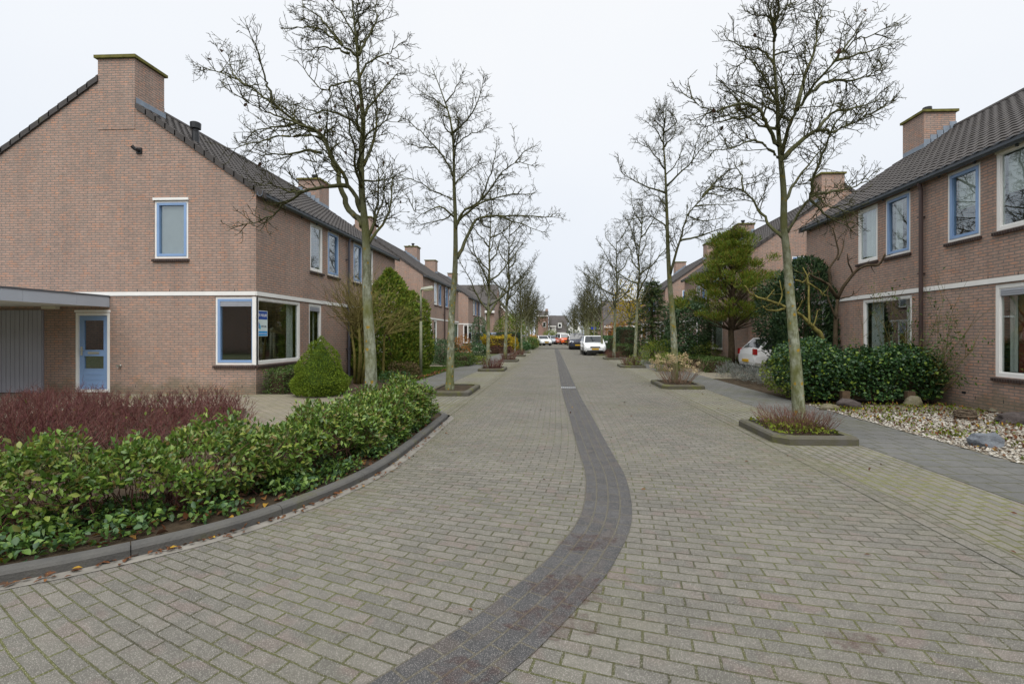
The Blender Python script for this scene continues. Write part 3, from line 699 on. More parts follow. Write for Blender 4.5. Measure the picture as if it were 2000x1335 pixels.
house('brick_house', 'right brick house between the pine and the dark spruce, twin flues on the chimney', RX, 1, RB2+WD, RB2+2*WD, 'far', stdfac(), [], pipe=False, cowl=True)
RB3 = 37.9
house('brick_house', 'right brick house behind the dark spruce, small blue gable window showing', RX, 1, RB3, RB3+WD, 'near', stdfac(), [(1.3,2.2,UL,UT,'blue')])
house('brick_house', 'right brick house behind the yellow autumn tree', RX, 1, RB3+WD, RB3+2*WD, 'far', stdfac(), [], pipe=False)

def simple_house(label, x0, x1, y0, y1, eave, ridge, axis, wm, wins, apex=None, roofmat='roof', dorm=None, trim='white', chim=None, group=None):
    h = thing('distant_house', label, 'house', ((x0+x1)/2, (y0+y1)/2, 0), group)
    mb = MB(); mb.box(x0, x1, y0, y1, -.03, eave)
    o = .3
    if axis == 'y':
        xm = apex if apex is not None else (x0+x1)/2; e0 = e1 = eave
        for y in (y0, y1): mb.quad([(x0,y,eave), (x1,y,eave), (xm,y,ridge)], (0, -1 if y == y0 else 1, 0))
        sl = [((x0-o, eave-o*(ridge-eave)/(xm-x0)), (xm, ridge)), ((x1+o, eave-o*(ridge-eave)/(x1-xm)), (xm, ridge))]
        rb = MB(); tb = MB()
        for (xa, za), (xb, zb) in sl:
            rb.hexa([(xa,y0-.2,za+.02), (xb,y0-.2,zb+.02), (xb,y1+.2,zb+.02), (xa,y1+.2,za+.02), (xa,y0-.2,za+.2), (xb,y0-.2,zb+.2), (xb,y1+.2,zb+.2), (xa,y1+.2,za+.2)])
            tb.hexa([(xa,y0-.28,za-.12), (xb,y0-.28,zb-.12), (xb,y0-.21,zb-.12), (xa,y0-.21,za-.12), (xa,y0-.28,za+.14), (xb,y0-.28,zb+.14), (xb,y0-.21,zb+.14), (xa,y0-.21,za+.14)])
    else:
        ym = (y0+y1)/2
        for x in (x0, x1): mb.quad([(x,y0,eave), (x,y1,eave), (x,ym,ridge)], (-1 if x == x0 else 1, 0, 0))
        rb = MB(); tb = MB(); k = (ridge-eave)/(ym-y0)
        for ya in (y0-o, y1+o):
            za = eave-o*k
            rb.hexa([(x0-.05,ya,za+.02), (x1+.05,ya,za+.02), (x1+.05,ym,ridge+.02), (x0-.05,ym,ridge+.02), (x0-.05,ya,za+.2), (x1+.05,ya,za+.2), (x1+.05,ym,ridge+.2), (x0-.05,ym,ridge+.2)])
        tb.box(x0-.06, x1+.06, y0-o-.12, y0-o-.01, eave-o*k-.16, eave-o*k+.12)
    mb.build('wall', MAT[wm], h); r_ = rb.build('roof', MAT[roofmat], h); tb.build('trim', MAT[trim], r_)
    if chim:
        mb = MB(); mb.box(*chim); mb.build('chimney', MAT['brick'], r_)
    for face, a, b, z0, z1 in wins:
        fr = {'f': Fr((x0,y0,0), (1,0,0), (0,-1,0)), 'r': Fr((x1,y0,0), (0,1,0), (1,0,0)), 'l': Fr((x0,y0,0), (0,1,0), (-1,0,0))}[face]
        mb = MB(); fr.frame(mb, a, b, z0, z1, .08, .0, .06); w = mb.build('window', MAT['white'], h)
        mb = MB(); fr.box(mb, a+.08, b-.08, z0+.08, z1-.08, .005, .03); mb.build('pane', MAT['carglass'], w)
    if dorm:
        for (dx, dy, dz, w_, hh, dp) in dorm:
            mb = MB(); mb.box(dx, dx+w_, dy, dy+dp, dz, dz+hh); dm = mb.build('dormer', MAT['white'], r_)
            mb = MB(); mb.box(dx+.2, dx+w_-.2, dy-.02, dy-.005, dz+.25, dz+hh-.25); mb.build('pane', MAT['carglass'], dm)
    return h
simple_house('brick house turned sideways on the left, its dark roof slope above a white gutter', -16, -7.7, 60.5, 68, 4.7, 8.0, 'x', 'brick', [('f',6.4,7.2,3.0,4.3), ('f',4.6,5.6,.8,2.2)])
simple_house('far left house with long low sweeping roof edged in white boards', -17.5, -5.6, 84, 96, 2.2, 8.2, 'y', 'brick', [('f',6.0,7.6,3.9,5.6), ('f',8.6,9.8,.7,2.0)], apex=-11.0, dorm=[(-8.2,86.5,3.2,1.5,1.6,2.5)])
simple_house('red brick block with flat-looking top closing the left of the street end', -4.6, -1.9, 116, 124, 6.2, 7.3, 'x', 'brick_far', [('f',1.5,2.3,3.4,4.6)], chim=(-2.5,-1.9,119.5,120.5,7.2,8.0))
simple_house('white gabled house with a dark roof just right of the red brick block', -1.75, .1, 122, 130, 3.9, 6.4, 'x', 'white', [('f',.3,.8,2.6,3.7), ('f',.4,1.3,.6,1.9)])
simple_house('white house with big dark mansard roof and pale dormer at the end of the street', -.1, 3.0, 128, 136, 2.4, 6.6, 'x', 'white', [('f',.5,1.0,.6,1.9), ('f',1.4,1.9,.6,1.9)], dorm=[(.6,128.4,3.4,1.0,1.3,2.0)])
simple_house('white gable with an upper window at the right of the street end', 3.3, 6.4, 126, 134, 3.6, 6.3, 'y', 'white', [('f',1.5,2.5,2.8,4.2)])
simple_house('brown roofed brick house far off behind the right row of bare trees', 6.9, 15, 104, 113, 3.2, 7.4, 'x', 'brick', [('f',.8,2.0,.8,2.2)])
simple_house('low brick garage house with dark roof and white fascia beyond the red hedge', 6.6, 12.0, 66, 73, 2.9, 6.2, 'x', 'brick', [('f',.4,1.4,.8,2.2)])

# rental poster inside the corner window
t = thing('rental_poster', 'blue and white TE HUUR rental poster hung in the corner window', 'poster', (LX-.04, L0+.4, 1.5))
PF = Fr((LX-.046, L0+.105, 0), (0,1,0), (1,0,0)); u1 = .46; z0, z1 = 1.47, 2.13
mb = MB(); PF.box(mb, 0, u1, z0, z1, -.003, .0); mb.build('backing', pm('poster_white', (.62,.72,.72), .5, 3, .03), t)
mb = MB(); PF.box(mb, .0, u1-.02, 1.905, z1-.015, .0005, .002); mb.build('top_field', pm('poster_dark_blue', (.02,.07,.32), .5, 3, .03), t)
mb = MB(); PF.box(mb, .0, u1-.02, 1.485, 1.60, .0005, .002); bf = mb.build('bottom_field', pm('poster_cyan', (.01,.28,.70), .5, 3, .03), t)
mb = MB()
for k in range(9): PF.box(mb, .03+k*.044, .066+k*.044, 1.53, 1.548, .0025, .003)
mb.build('small_print', MAT['white'], bf)
mb = MB(); mb.quad([PF.p(.03,1.67,.0015), PF.p(.11,1.67,.0015), PF.p(.11,1.80,.0015), PF.p(.07,1.85,.0015), PF.p(.03,1.80,.0015)], PF.N); lg = mb.build('house_logo', pm('logo_blue', (.04,.12,.36), .5, 3, .03), t)
mb = MB(); mb.quad([PF.p(.115,1.655,.002), PF.p(.165,1.655,.002), PF.p(.165,1.73,.002), PF.p(.115,1.80,.002)], PF.N); mb.build('logo_accent', pm('logo_cyan', (.05,.42,.70), .5, 3, .03), lg)
def lettering(body, size, pos, mat, name, parent, rot):
    cu = bpy.data.curves.new(name, 'FONT'); cu.body = body; cu.size = size; cu.extrude = .0008; cu.offset = size*.018
    o = bpy.data.objects.new(name, cu); COL.objects.link(o)
    dg = bpy.context.evaluated_depsgraph_get(); me = bpy.data.meshes.new_from_object(o.evaluated_get(dg))
    bpy.data.objects.remove(o); me.materials.clear(); me.transform(Matrix.Translation(pos) @ rot)
    return link(name, me, mat, parent)
rot = Matrix(((0,0,1,0), (1,0,0,0), (0,1,0,0), (0,0,0,1)))
lettering('TE HUUR', .098, PF.p(.02,1.98,.003), MAT['white'], 'lettering', t, rot)
lettering('MVGM', .075, PF.p(.185,1.70,.002), pm('logo_grey', (.14,.18,.22), .5, 3, .03), 'logo_lettering', t, rot)
# ================================================================ LEAVES
def leaf_arr(P, D, Nn, Ls, Ws, fold=.25, curl=.15):
    # P base points, D growing directions, Nn face normals -> folded four-sided leaves (two quads each)
    D = D/np.linalg.norm(D, axis=1, keepdims=True); Nn = Nn - D*np.sum(Nn*D, 1, keepdims=True)
    Nn = Nn/np.maximum(np.linalg.norm(Nn, axis=1, keepdims=True), 1e-6); Sd = np.cross(D, Nn)
    Ls = Ls[:,None]; Ws = Ws[:,None]
    a = P; mid = P + D*Ls*.5 - Nn*Ls*curl*.2; tip = P + D*Ls - Nn*Ls*curl
    l = P + D*Ls*.45 + Sd*Ws*.5 + Nn*Ws*fold; r = P + D*Ls*.45 - Sd*Ws*.5 + Nn*Ws*fold
    l2 = P + D*Ls*.78 + Sd*Ws*.33 + Nn*Ws*fold*.6 - Nn*Ls*curl*.5; r2 = P + D*Ls*.78 - Sd*Ws*.33 + Nn*Ws*fold*.6 - Nn*Ls*curl*.5
    V = np.stack([a, l, l2, tip, r2, r, mid], 1).reshape(-1,3); n = len(P); b = (np.arange(n)*7)[:,None]
    F = np.concatenate([b+np.array([[0,6,2,1]]), b+np.array([[6,3,2,2]])[:, :4]*1 if False else b+np.array([[0,5,4,6]]), b+np.array([[6,4,3,2]])], 0)
    return V, F
def flat_arr(P, D, Nn, Ls, Ws):
    D = D/np.linalg.norm(D, axis=1, keepdims=True); Nn = Nn - D*np.sum(Nn*D, 1, keepdims=True)
    Nn = Nn/np.maximum(np.linalg.norm(Nn, axis=1, keepdims=True), 1e-6); Sd = np.cross(D, Nn); Ls = Ls[:,None]; Ws = Ws[:,None]
    V = np.stack([P, P+D*Ls*.45+Sd*Ws*.5, P+D*Ls, P+D*Ls*.45-Sd*Ws*.5], 1).reshape(-1,3); n = len(P); b = (np.arange(n)*4)[:,None]
    return V, b+np.array([[0,1,2,3]])
def leaves(name, mat, P, O, L0, W0, parent=None, seed=1, out=.6, up=.35, jit=.7, flat=False, var=.35, **kw):
    rg = np.random.default_rng(seed); n = len(P)
    D = O*out + np.array([0,0,up]) + rg.normal(0, jit, (n,3))
    Nn = O*.6 + np.array([0,0,.7]) + rg.normal(0, .5, (n,3))
    Ls = L0*(1+var*rg.uniform(-1,1,n)); Ws = W0*(1+var*rg.uniform(-1,1,n))
    V, F = (flat_arr if flat else leaf_arr)(P, D, Nn, Ls, Ws, **kw)
    return np_mesh(name, V, F, MAT[mat] if isinstance(mat, str) else mat, parent)
def lump(P, amp, f, ph):
    return amp*(np.sin(P[:,0]*f+ph)*np.sin(P[:,1]*f*1.13+ph*2)+.6*np.sin(P[:,2]*f*1.4+P[:,0]*f*.7+ph*3)+.5*np.sin(P[:,1]*f*2.3+P[:,2]*f*2+ph))
def blob(c, r, n, seed, depth=.35, amp=.12, f=None, zmin=None, power=1.0):
    rg = np.random.default_rng(seed); d = rg.normal(0,1,(n,3)); d /= np.linalg.norm(d, axis=1, keepdims=True)
    k = 1-depth*rg.random(n)**1.5
    f = f or 2.5/max(.2, min(r)); r = np.array(r); dd = np.sign(d)*np.abs(d)**power
    Q = dd*r; k = k*(1+lump(Q+np.array(c), amp, f, seed*.7))
    P = np.array(c)+Q*k[:,None]; O = d/r; O /= np.linalg.norm(O, axis=1, keepdims=True)
    if zmin is not None:
        m = P[:,2] > zmin; P, O = P[m], O[m]
    return P, O
def boxy(x0, x1, y0, y1, z0, z1, n, seed, amp=.05, depth=.15, taper=0.0):
    rg = np.random.default_rng(seed); a = np.array([x1-x0, y1-y0, z1-z0]); ar = np.array([a[1]*a[2], a[1]*a[2], a[0]*a[2], a[0]*a[2], a[0]*a[1]]); ar = ar/ar.sum()
    fc = rg.choice(5, n, p=ar); U = rg.random((n,3)); O = np.zeros((n,3))
    ins = depth*rg.random(n)**2
    for k, (ax, s) in enumerate(((0,0), (0,1), (1,0), (1,1), (2,1))):
        m = fc == k; U[m, ax] = s; O[m, ax] = s*2-1
    P = np.array([x0,y0,z0])+U*a; P = P - O*ins[:,None]; P = P + O*lump(P, amp, 4.0, seed)[:,None]
    return P, O
def stems(name, mat, base_pts, tips, r0, parent=None, bend=.1, n=3, seg=3, seed=1, side=0, smat=None):
    rr = random.Random(seed); mb = MB()
    for b, t in zip(base_pts, tips):
        b, t = Vector(b), Vector(t); off = Vector((rr.gauss(0,1), rr.gauss(0,1), 0))*bend*(t-b).length
        pts = [b.lerp(t, k/seg)+off*math.sin(PI*k/seg)*.5+Vector((rr.gauss(0,1), rr.gauss(0,1), rr.gauss(0,1)))*(t-b).length*.02*(0<k) for k in range(seg+1)]
        mb.tube(pts, [r0*(1-.75*k/seg) for k in range(seg+1)], n, cap=False)
        for q in range(side):
            k = rr.uniform(.35, .95); i = min(seg-1, int(k*seg)); p = pts[i].lerp(pts[i+1], k*seg-i)
            dv = (t-b).normalized()+Vector((rr.gauss(0,.5), rr.gauss(0,.5), rr.gauss(0.1,.3))); e_ = p+dv.normalized()*(t-b).length*rr.uniform(.12,.35)
            mb.tube([p, (p+e_)/2+Vector((rr.gauss(0,.01), rr.gauss(0,.01), .01)), e_], [r0*.5, r0*.38, r0*.2], 3, cap=False)
    return mb.build(name, MAT[mat], parent, uv=False)

# ================================================================ BARE TREES
def perp(t, rr):
    a = Vector((rr.gauss(0,1), rr.gauss(0,1), rr.gauss(0,1))); return (a - t*a.dot(t)).normalized()
def branch(mb, p, d, ln, r0, rr, lvl, dens, up=.12, gn=.22):
    seg = max(2, int(ln/(.10 if lvl == 0 else .05)));
    if lvl >= 2: seg = 2
    seg = min(seg, 10); pts = [p.copy()]; d = d.normalized(); q = p.copy()
    for k in range(seg):
        d = (d + perp(d, rr)*gn*rr.random() + Vector((0,0,up*(.6 if k else 0)))).normalized(); q = q+d*ln/seg; pts.append(q.copy())
    r1 = max(.0032, r0*.35)
    mb.tube(pts, [r0+(r1-r0)*k/seg for k in range(seg+1)], 4 if lvl == 0 else 3, cap=False)
    if lvl >= 2: return
    nchild = int(ln*dens[lvl]*(.8+.4*rr.random())+.5)
    for c in range(nchild):
        t = rr.uniform(.12, 1.0) if lvl == 0 else rr.uniform(.1, 1.0); i = min(seg-1, int(t*seg)); b = pts[i].lerp(pts[i+1], t*seg-i)
        tg = (pts[i+1]-pts[i]).normalized(); nd_ = (tg*rr.uniform(.35,.9)+perp(tg, rr)*rr.uniform(.6,1)+Vector((0,0,.12))).normalized()
        if lvl == 0: branch(mb, b, nd_, rr.uniform(.10,.34)*(1.15-.5*t), max(.0042, r0*.55), rr, 1, dens, up, gn*1.4)
        else: branch(mb, b, nd_, rr.uniform(.03,.085), max(.0033, r0*.72), rr, 2, dens, up, gn)
def limb(tb, mb, pts, r0, r1, rr, dens=(14,17), step=.115, blen=(.3,.85), t0=.22, n=7, smooth=True, wob=.012):
    P = catmull(pts, 4) if smooth else pts
    P = [P[0]] + [p+Vector((rr.gauss(0,wob), rr.gauss(0,wob), rr.gauss(0,wob))) for p in P[1:]]
    Ls = [0]
    for a, b in zip(P, P[1:]): Ls.append(Ls[-1]+(b-a).length)
    T = Ls[-1]
    tb.tube(P, [r0+(r1-r0)*(l/T)**.8 for l in Ls], n, cap=True)
    s = T*t0
    while s < T:
        i = max(k for k in range(len(Ls)) if Ls[k] <= s); i = min(i, len(P)-2); b = P[i].lerp(P[i+1], (s-Ls[i])/max(1e-6, Ls[i+1]-Ls[i]))
        tg = (P[i+1]-P[i]).normalized(); t = s/T
        d = (tg*rr.uniform(.4,1.0)+perp(tg, rr)*.9+Vector((0,0,.15))).normalized()
        branch(mb, b, d, rr.uniform(*blen)*(1.15-.85*t), max(.006, min(.012, r0*.3)), rr, 0, dens)
        s += step*rr.uniform(.5,1.5)
    tg = (P[-1]-P[-2]).normalized()
    for _ in range(2): branch(mb, P[-1], tg+perp(tg, rr)*.4, .14, r1, rr, 0, dens)
def lastleaves(name, mat, pts, par, size, seed):
    P = np.array([tuple(p) for p in pts]); return leaves(name, mat, P, np.tile([0,0,-1.0], (len(P),1)), size, size*.7, par, seed, out=.6, up=-.3, jit=.6)
def traced_tree(name, label, basepx, d, trunk, limbs, r, seed, group, dry=0, extra=5, base_d=None):
    rr = random.Random(seed); b = at(basepx[0], basepx[1], d); b.z = 0.0
    t = thing(name, label, 'tree', b, group)
    tb, mb = MB(), MB()
    dep = lambda x, yy, s=0: at(x, yy, d+s)
    T = [b+Vector((0,0,-.05))] + [dep(x, y) for x, y in trunk]
    P = catmull(T, 5); H = P[-1].z
    rads = [max(.008, r*(1.0-(max(0,p.z)/H)**.85*.93)) * (1.12 if p.z < .15 else 1) for p in P]
    tb.tube(P, rads, 12)
    for i in range(int(len(P)*.42), len(P)-1):         # short growth straight off the upper trunk
        for _ in range(max(1, int(9*(P[i+1]-P[i]).length+rr.random()))):
            tg = (P[i+1]-P[i]).normalized(); branch(mb, P[i].lerp(P[i+1], rr.random()), tg*.5+perp(tg, rr), rr.uniform(.25,.75), .007, rr, 0, (11,14))
    for L_ in limbs:
        sl = rr.choice((-1,1))*rr.uniform(.25,.6); pts = []
        for i, (x, y) in enumerate(L_):
            dx = math.hypot(x-L_[0][0], y-L_[0][1])/FPX*d; pts.append(dep(x, y, sl*dx if i else 0))
        r0 = max(.012, min(.055, .012+.011*sum((a-b_).length for a, b_ in zip(pts, pts[1:]))))
        limb(tb, mb, pts, r0, .006, rr)
    for k in range(extra):                              # limbs towards and away from the street
        i = int(len(P)*rr.uniform(.45,.85)); p = P[i]; sg = 1 if k % 2 else -1
        v = Vector((rr.uniform(-.5,.5), sg, rr.uniform(.35,.9))).normalized(); ln = rr.uniform(.9,1.7)*(1.2-P[i].z/H)*1.3
        pts = [p, p+v*ln*.35+Vector((0,0,-.05)), p+v*ln*.7+Vector((rr.gauss(0,.08),0,.05)), p+v*ln+Vector((0,0,.2))]
        limb(tb, mb, pts, .028, .006, rr)
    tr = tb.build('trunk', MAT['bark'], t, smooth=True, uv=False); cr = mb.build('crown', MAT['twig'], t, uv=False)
    if dry:
        vs = [mb.v[rr.randrange(len(mb.v))] for _ in range(dry)]
        [lastleaves('dry_leaf', 'litter', [v], t, .075, seed+i) for i, v in enumerate(vs)]
    return t
Z2 = lambda pts: [(380+x/2.778, y/2.778) for x, y in pts]
Z3 = lambda pts: [(1200+x/2.782, y/2.782) for x, y in pts]
GT = 'bare street trees lining the road'
traced_tree('bare_tree', 'bare tree with orange lichen on its pale trunk, standing in the leafy left hedge', (725,833), 7.9,
    [(724,700), (718,600), (716,500), (713,440)] + Z2([(909,1060),(905,870),(915,650),(890,400),(880,250),(860,60),(850,-60)]),
    [Z2(p) for p in ([(912,1230),(895,1180),(840,1140),(800,1040),(760,900),(690,740),(560,660),(430,570),(300,470),(160,400),(20,360)],
     [(905,1150),(870,1070),(800,940),(740,850),(700,745),(620,690),(500,650),(380,600),(300,560),(210,500)],
     [(830,1010),(700,1015),(600,1040),(500,1100),(420,1170),(270,1220)], [(600,1040),(520,1040),(440,1010),(350,1000)],
     [(690,745),(570,735),(450,740),(350,770),(220,800)], [(690,830),(600,815),(480,840),(330,835)], [(560,660),(470,690),(370,700),(290,730)],
     [(910,700),(830,640),(720,600),(620,600),(520,560)], [(895,470),(850,440),(760,460),(690,490),(600,380)],
     [(885,310),(820,260),(730,190),(640,150),(520,150)], [(800,245),(740,170),(680,100),(600,40),(585,0)], [(840,290),(760,270),(680,260),(600,270)],
     [(888,300),(930,220),(980,110),(990,-20)], [(895,420),(930,350),(1040,290),(1110,245)], [(912,640),(960,560),(1040,470),(1110,390)],
     [(915,760),(970,700),(1040,650),(1060,600)], [(915,900),(970,760),(990,600),(960,450)], [(915,980),(1000,980),(1090,970)], [(430,570),(400,470),(370,380),(310,190)],
     [(300,470),(220,420),(190,330)], [(878,200),(820,110),(760,20)], [(872,130),(900,50),(930,-30)], [(935,1320),(985,1150),(1000,980),(990,870)], [(940,1330),(1040,1180),(1070,1020),(1075,910)], [(935,1290),(1010,1100),(1040,950)])], .112, 11, GT, dry=36)
traced_tree('bare_tree', 'bare tree in a low kerbed bed, second of the left row, beside the lamp post', (878,766), 12.65,
    [(880,700), (882,620), (889,520)] + Z2([(1415,1200),(1408,1000),(1405,800),(1385,640),(1340,500),(1290,370)]),
    [Z2(p) for p in ([(1418,1250),(1450,1160),(1560,1080),(1650,960),(1740,880),(1830,900)], [(1425,1400),(1480,1290),(1530,1190),(1650,1170),(1800,1170),(1990,1180)],
     [(1650,1170),(1760,1210),(1880,1260)], [(1410,1090),(1360,1060),(1300,1040),(1200,980),(1100,960)], [(1412,1180),(1330,1120),(1220,1160),(1130,1040)],
     [(1405,960),(1370,880),(1280,770),(1210,700),(1120,630)], [(1300,800),(1220,800),(1150,770)], [(1400,720),(1480,650),(1540,540),(1565,430)], [(1408,800),(1480,740),(1590,690)],
     [(1370,590),(1300,540),(1200,480)], [(1360,560),(1420,480),(1450,400)], [(1560,1080),(1590,980),(1620,900),(1640,790)], [(1430,1200),(1540,1110),(1700,1060),(1840,1050)], [(1415,1000),(1480,930),(1560,880)],
     [(1740,880),(1790,820),(1830,800)], [(1410,1150),(1330,1200),(1200,1225)])], .115, 12, GT, dry=4)
traced_tree('bare_tree', 'nearest bare tree on the right, leaning trunk in a kerbed bed beside the gravel garden', (1562,836), 7.75,
    [(1555,720), (1545,600), (1537,500), (1531,440)] + Z3([(920,1050),(905,870),(890,700),(885,550),(868,350),(868,200),(880,120),(930,40),(990,10)]),
    [Z3(p) for p in ([(915,1290),(830,1210),(790,1140),(700,1040),(600,1020),(500,1010)], [(700,1040),(690,960),(655,890)], [(935,1270),(1020,1130),(1080,1060),(1160,1110),(1270,1150)],
     [(1070,1070),(1100,920),(1140,800),(1240,620),(1350,570)], [(905,860),(840,810),(760,760),(650,800),(540,810)], [(898,800),(830,680),(790,600),(700,560),(560,600),(480,580),(380,510)],
     [(790,600),(720,640),(620,650),(490,690)], [(905,850),(940,700),(990,600),(1060,500),(1200,330),(1300,230),(1450,170)], [(1060,500),(1170,440),(1300,440),(1470,370)],
     [(990,600),(1040,400),(1090,260),(1110,130),(1130,10)], [(912,860),(1010,770),(1100,710),(1200,710),(1330,650),(1500,570)], [(868,350),(800,280),(700,255),(600,200)], [(868,180),(830,90),(740,80)],
     [(868,190),(840,60),(830,0)], [(960,660),(890,610),(800,570),(680,500)], [(1200,330),(1260,250),(1340,130)], [(1200,330),(1330,290),(1490,250)], [(870,300),(960,270),(1020,210)], [(1100,710),(1180,620),(1330,580),(1460,540)],
     [(920,1100),(1000,960),(1080,860),(1150,780)], [(1080,1060),(1180,1040),(1310,1010),(1400,960)], [(1060,1080),(1160,1180),(1280,1240)], [(885,560),(820,430),(740,330),(670,360)], [(880,480),(760,470),(640,460)])], .105, 13, GT, dry=22)
traced_tree('bare_tree', 'forked bare tree behind pale dried flower heads, second of the right row', (1318,751), 14.6,
    [(1317,680), (1312,600), (1308,550)] + Z3([(290,1330),(285,1150),(275,900),(265,760),(275,650),(280,580)]),
    [Z3(p) for p in ([(300,1500),(355,1310),(400,1170),(500,1050),(580,960)], [(285,1260),(270,1220),(200,1180),(100,1190),(20,1210)], [(280,1050),(150,1000),(40,940),(20,880)],
     [(275,920),(200,820),(110,770)], [(283,1010),(400,900),(480,800),(560,740)], [(480,1070),(540,1000),(620,930),(720,890)], [(400,1170),(480,1200),(600,1180)], [(500,1050),(600,1060),(700,1000)],
     [(270,780),(220,700),(160,660)], [(270,800),(330,720),(320,640)], [(278,950),(340,880),(380,790)], [(355,1310),(440,1290),(600,1240),(690,1260)], [(282,1120),(220,1060),(130,1080)], [(420,900),(440,800),(470,720)], [(440,1120),(560,1110),(640,1120)])], .12, 14, GT, dry=3)
def proc_tree(seed, h, r, spread, dens=(10,11), nl=13):
    rr = random.Random(seed); tb, mb = MB(), MB(); fork = h*rr.uniform(.28,.36)
    P = [Vector((0,0,-.05))]; lean = rr.uniform(-.06,.06); n = 12
    for k in range(1, n+1): z = h*k/n; P.append(Vector((lean*z+rr.gauss(0,.035)*(k > 3), rr.gauss(0,.035)*(k > 3), z)))
    P = catmull(P, 3); tb.tube(P, [max(.008, r*(1-(max(0,p.z)/h)**.85*.93)) for p in P], 9)
    for i in range(int(len(P)*.4), len(P)-1):
        for _ in range(3): tg = (P[i+1]-P[i]).normalized(); branch(mb, P[i], tg*.5+perp(tg, rr), rr.uniform(.3,.8), .008, rr, 0, dens)
    for k in range(nl):
        z = fork+(h*.86-fork)*(k/(nl-1))**1.1; i = min(range(len(P)), key=lambda q: abs(P[q].z-z)); p = P[i]
        az = k*2.4+rr.uniform(-.5,.5); el = R(rr.uniform(28,58)); ln = spread*(1.12-.75*(z-fork)/(h-fork))*rr.uniform(.75,1.15)
        v = Vector((math.cos(az)*math.cos(el), math.sin(az)*math.cos(el), math.sin(el)))
        pts = [p, p+v*ln*.33+Vector((0,0,-.08)), p+v*ln*.66+Vector((rr.gauss(0,.1), rr.gauss(0,.1), .05)), p+v*ln+Vector((0,0,.3))]
        limb(tb, mb, pts, .02+.012*ln, .007, rr, dens, step=.14, blen=(.35,.95), n=5)
    return tb, mb
protos = []
for sd, h, r_, sp in ((21,7.6,.10,2.5), (22,8.3,.115,2.7), (23,7.0,.085,2.0)):
    tb, mb = proc_tree(sd, h, r_, sp)
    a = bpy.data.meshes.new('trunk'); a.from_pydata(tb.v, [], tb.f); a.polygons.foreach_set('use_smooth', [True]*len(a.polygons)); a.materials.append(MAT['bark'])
    b = bpy.data.meshes.new('crown'); b.from_pydata(mb.v, [], mb.f); b.materials.append(MAT['twig']); protos.append((a, b))
def far_tree(x, y, k, sc, rz, label):
    t = thing('bare_tree', label, 'tree', (x, y, 0), GT, rz=rz if rz else .01); t.scale = (sc,sc,sc)
    link('trunk', protos[k][0], None, t); link('crown', protos[k][1], None, t)
    return t
LT = [(-2.9,20.6,0,1.0,1.2,'bare tree in a mossy kerbed bed, third of the left row'), (-2.9,27.6,1,1.0,2.6,'bare tree of the left row standing before the yellow and rust hedge'),
      (-2.9,34.2,2,.62,.7,'slim young bare tree of the left row, beside the dark clipped hedge'), (-2.85,40.5,0,1.0,4.0,'bare tree of the left row growing over low green shrubs'), (-2.9,47.5,1,.95,5.2,'bare tree of the left row just past the low green shrubs'),
      (-2.9,54.5,2,1.1,3.1,'bare tree of the left row near the orange shrub'), (-3.4,62,0,.95,2.2,'bare tree of the left row in front of the far white car'), (-4.2,70,1,.9,.4,'bare tree at the end of the left row, before the red brick block'), (-5.5,79,2,1.1,1.7,'bare tree beyond the end of the left row, by the sweeping roof'), (-7.5,66,2,1.15,4.4,'bare tree in a garden beside the sideways brick house')]
RT = [(3.72,23.0,2,1.12,.4,'slender bare tree on the right, third of its row, yellow leaves behind'), (3.62,30.2,1,1.0,2.0,'bare tree in a kerbed bed on the right, fourth of its row'), (3.45,36.0,0,.98,3.6,'bare tree of the right row standing close to the front of the white hatchback'),
      (3.5,43.5,1,.95,5.0,'bare tree of the right row beside the dark people carrier'), (3.4,50.5,2,1.12,1.1,'bare tree of the right row past the dark people carrier'), (3.6,58,0,.92,2.9,'bare tree of the right row near the street name sign'), (3.9,66,1,.9,4.2,'bare tree at the end of the right row'),
      (5.6,72,2,1.05,.2,'bare tree beyond the end of the right row, by the garage house'), (4.4,80,0,.9,5.6,'bare tree in front of the white gable'), (2.4,100,1,.8,2.2,'distant bare tree at the street end before the mansard roof'), (7.5,88,1,1.0,1.2,'distant bare tree before the brown roofed house'), (-1.9,103,0,.85,3.0,'distant bare tree between the red brick block and the mansard roof')]
rr = random.Random(88)
words = ('near side of the', 'middle of the', 'far side of the')
for i in range(9):
    LT.append((-2.9-.05*i+rr.uniform(-.6,.3)-(.25*i if i > 4 else 0), 57+6.1*i+rr.uniform(-1,1), i % 3, rr.uniform(.8,1.1), rr.uniform(.3,6), 'distant bare tree merging into the left row near the end of the street'))
    RT.append((3.6+rr.uniform(-.3,.9), 61+6.3*i+rr.uniform(-1,1), (i+1) % 3, rr.uniform(.85,1.1), rr.uniform(.3,6), 'distant bare tree merging into the right row near the end of the street'))
for a in LT + RT: far_tree(*a)
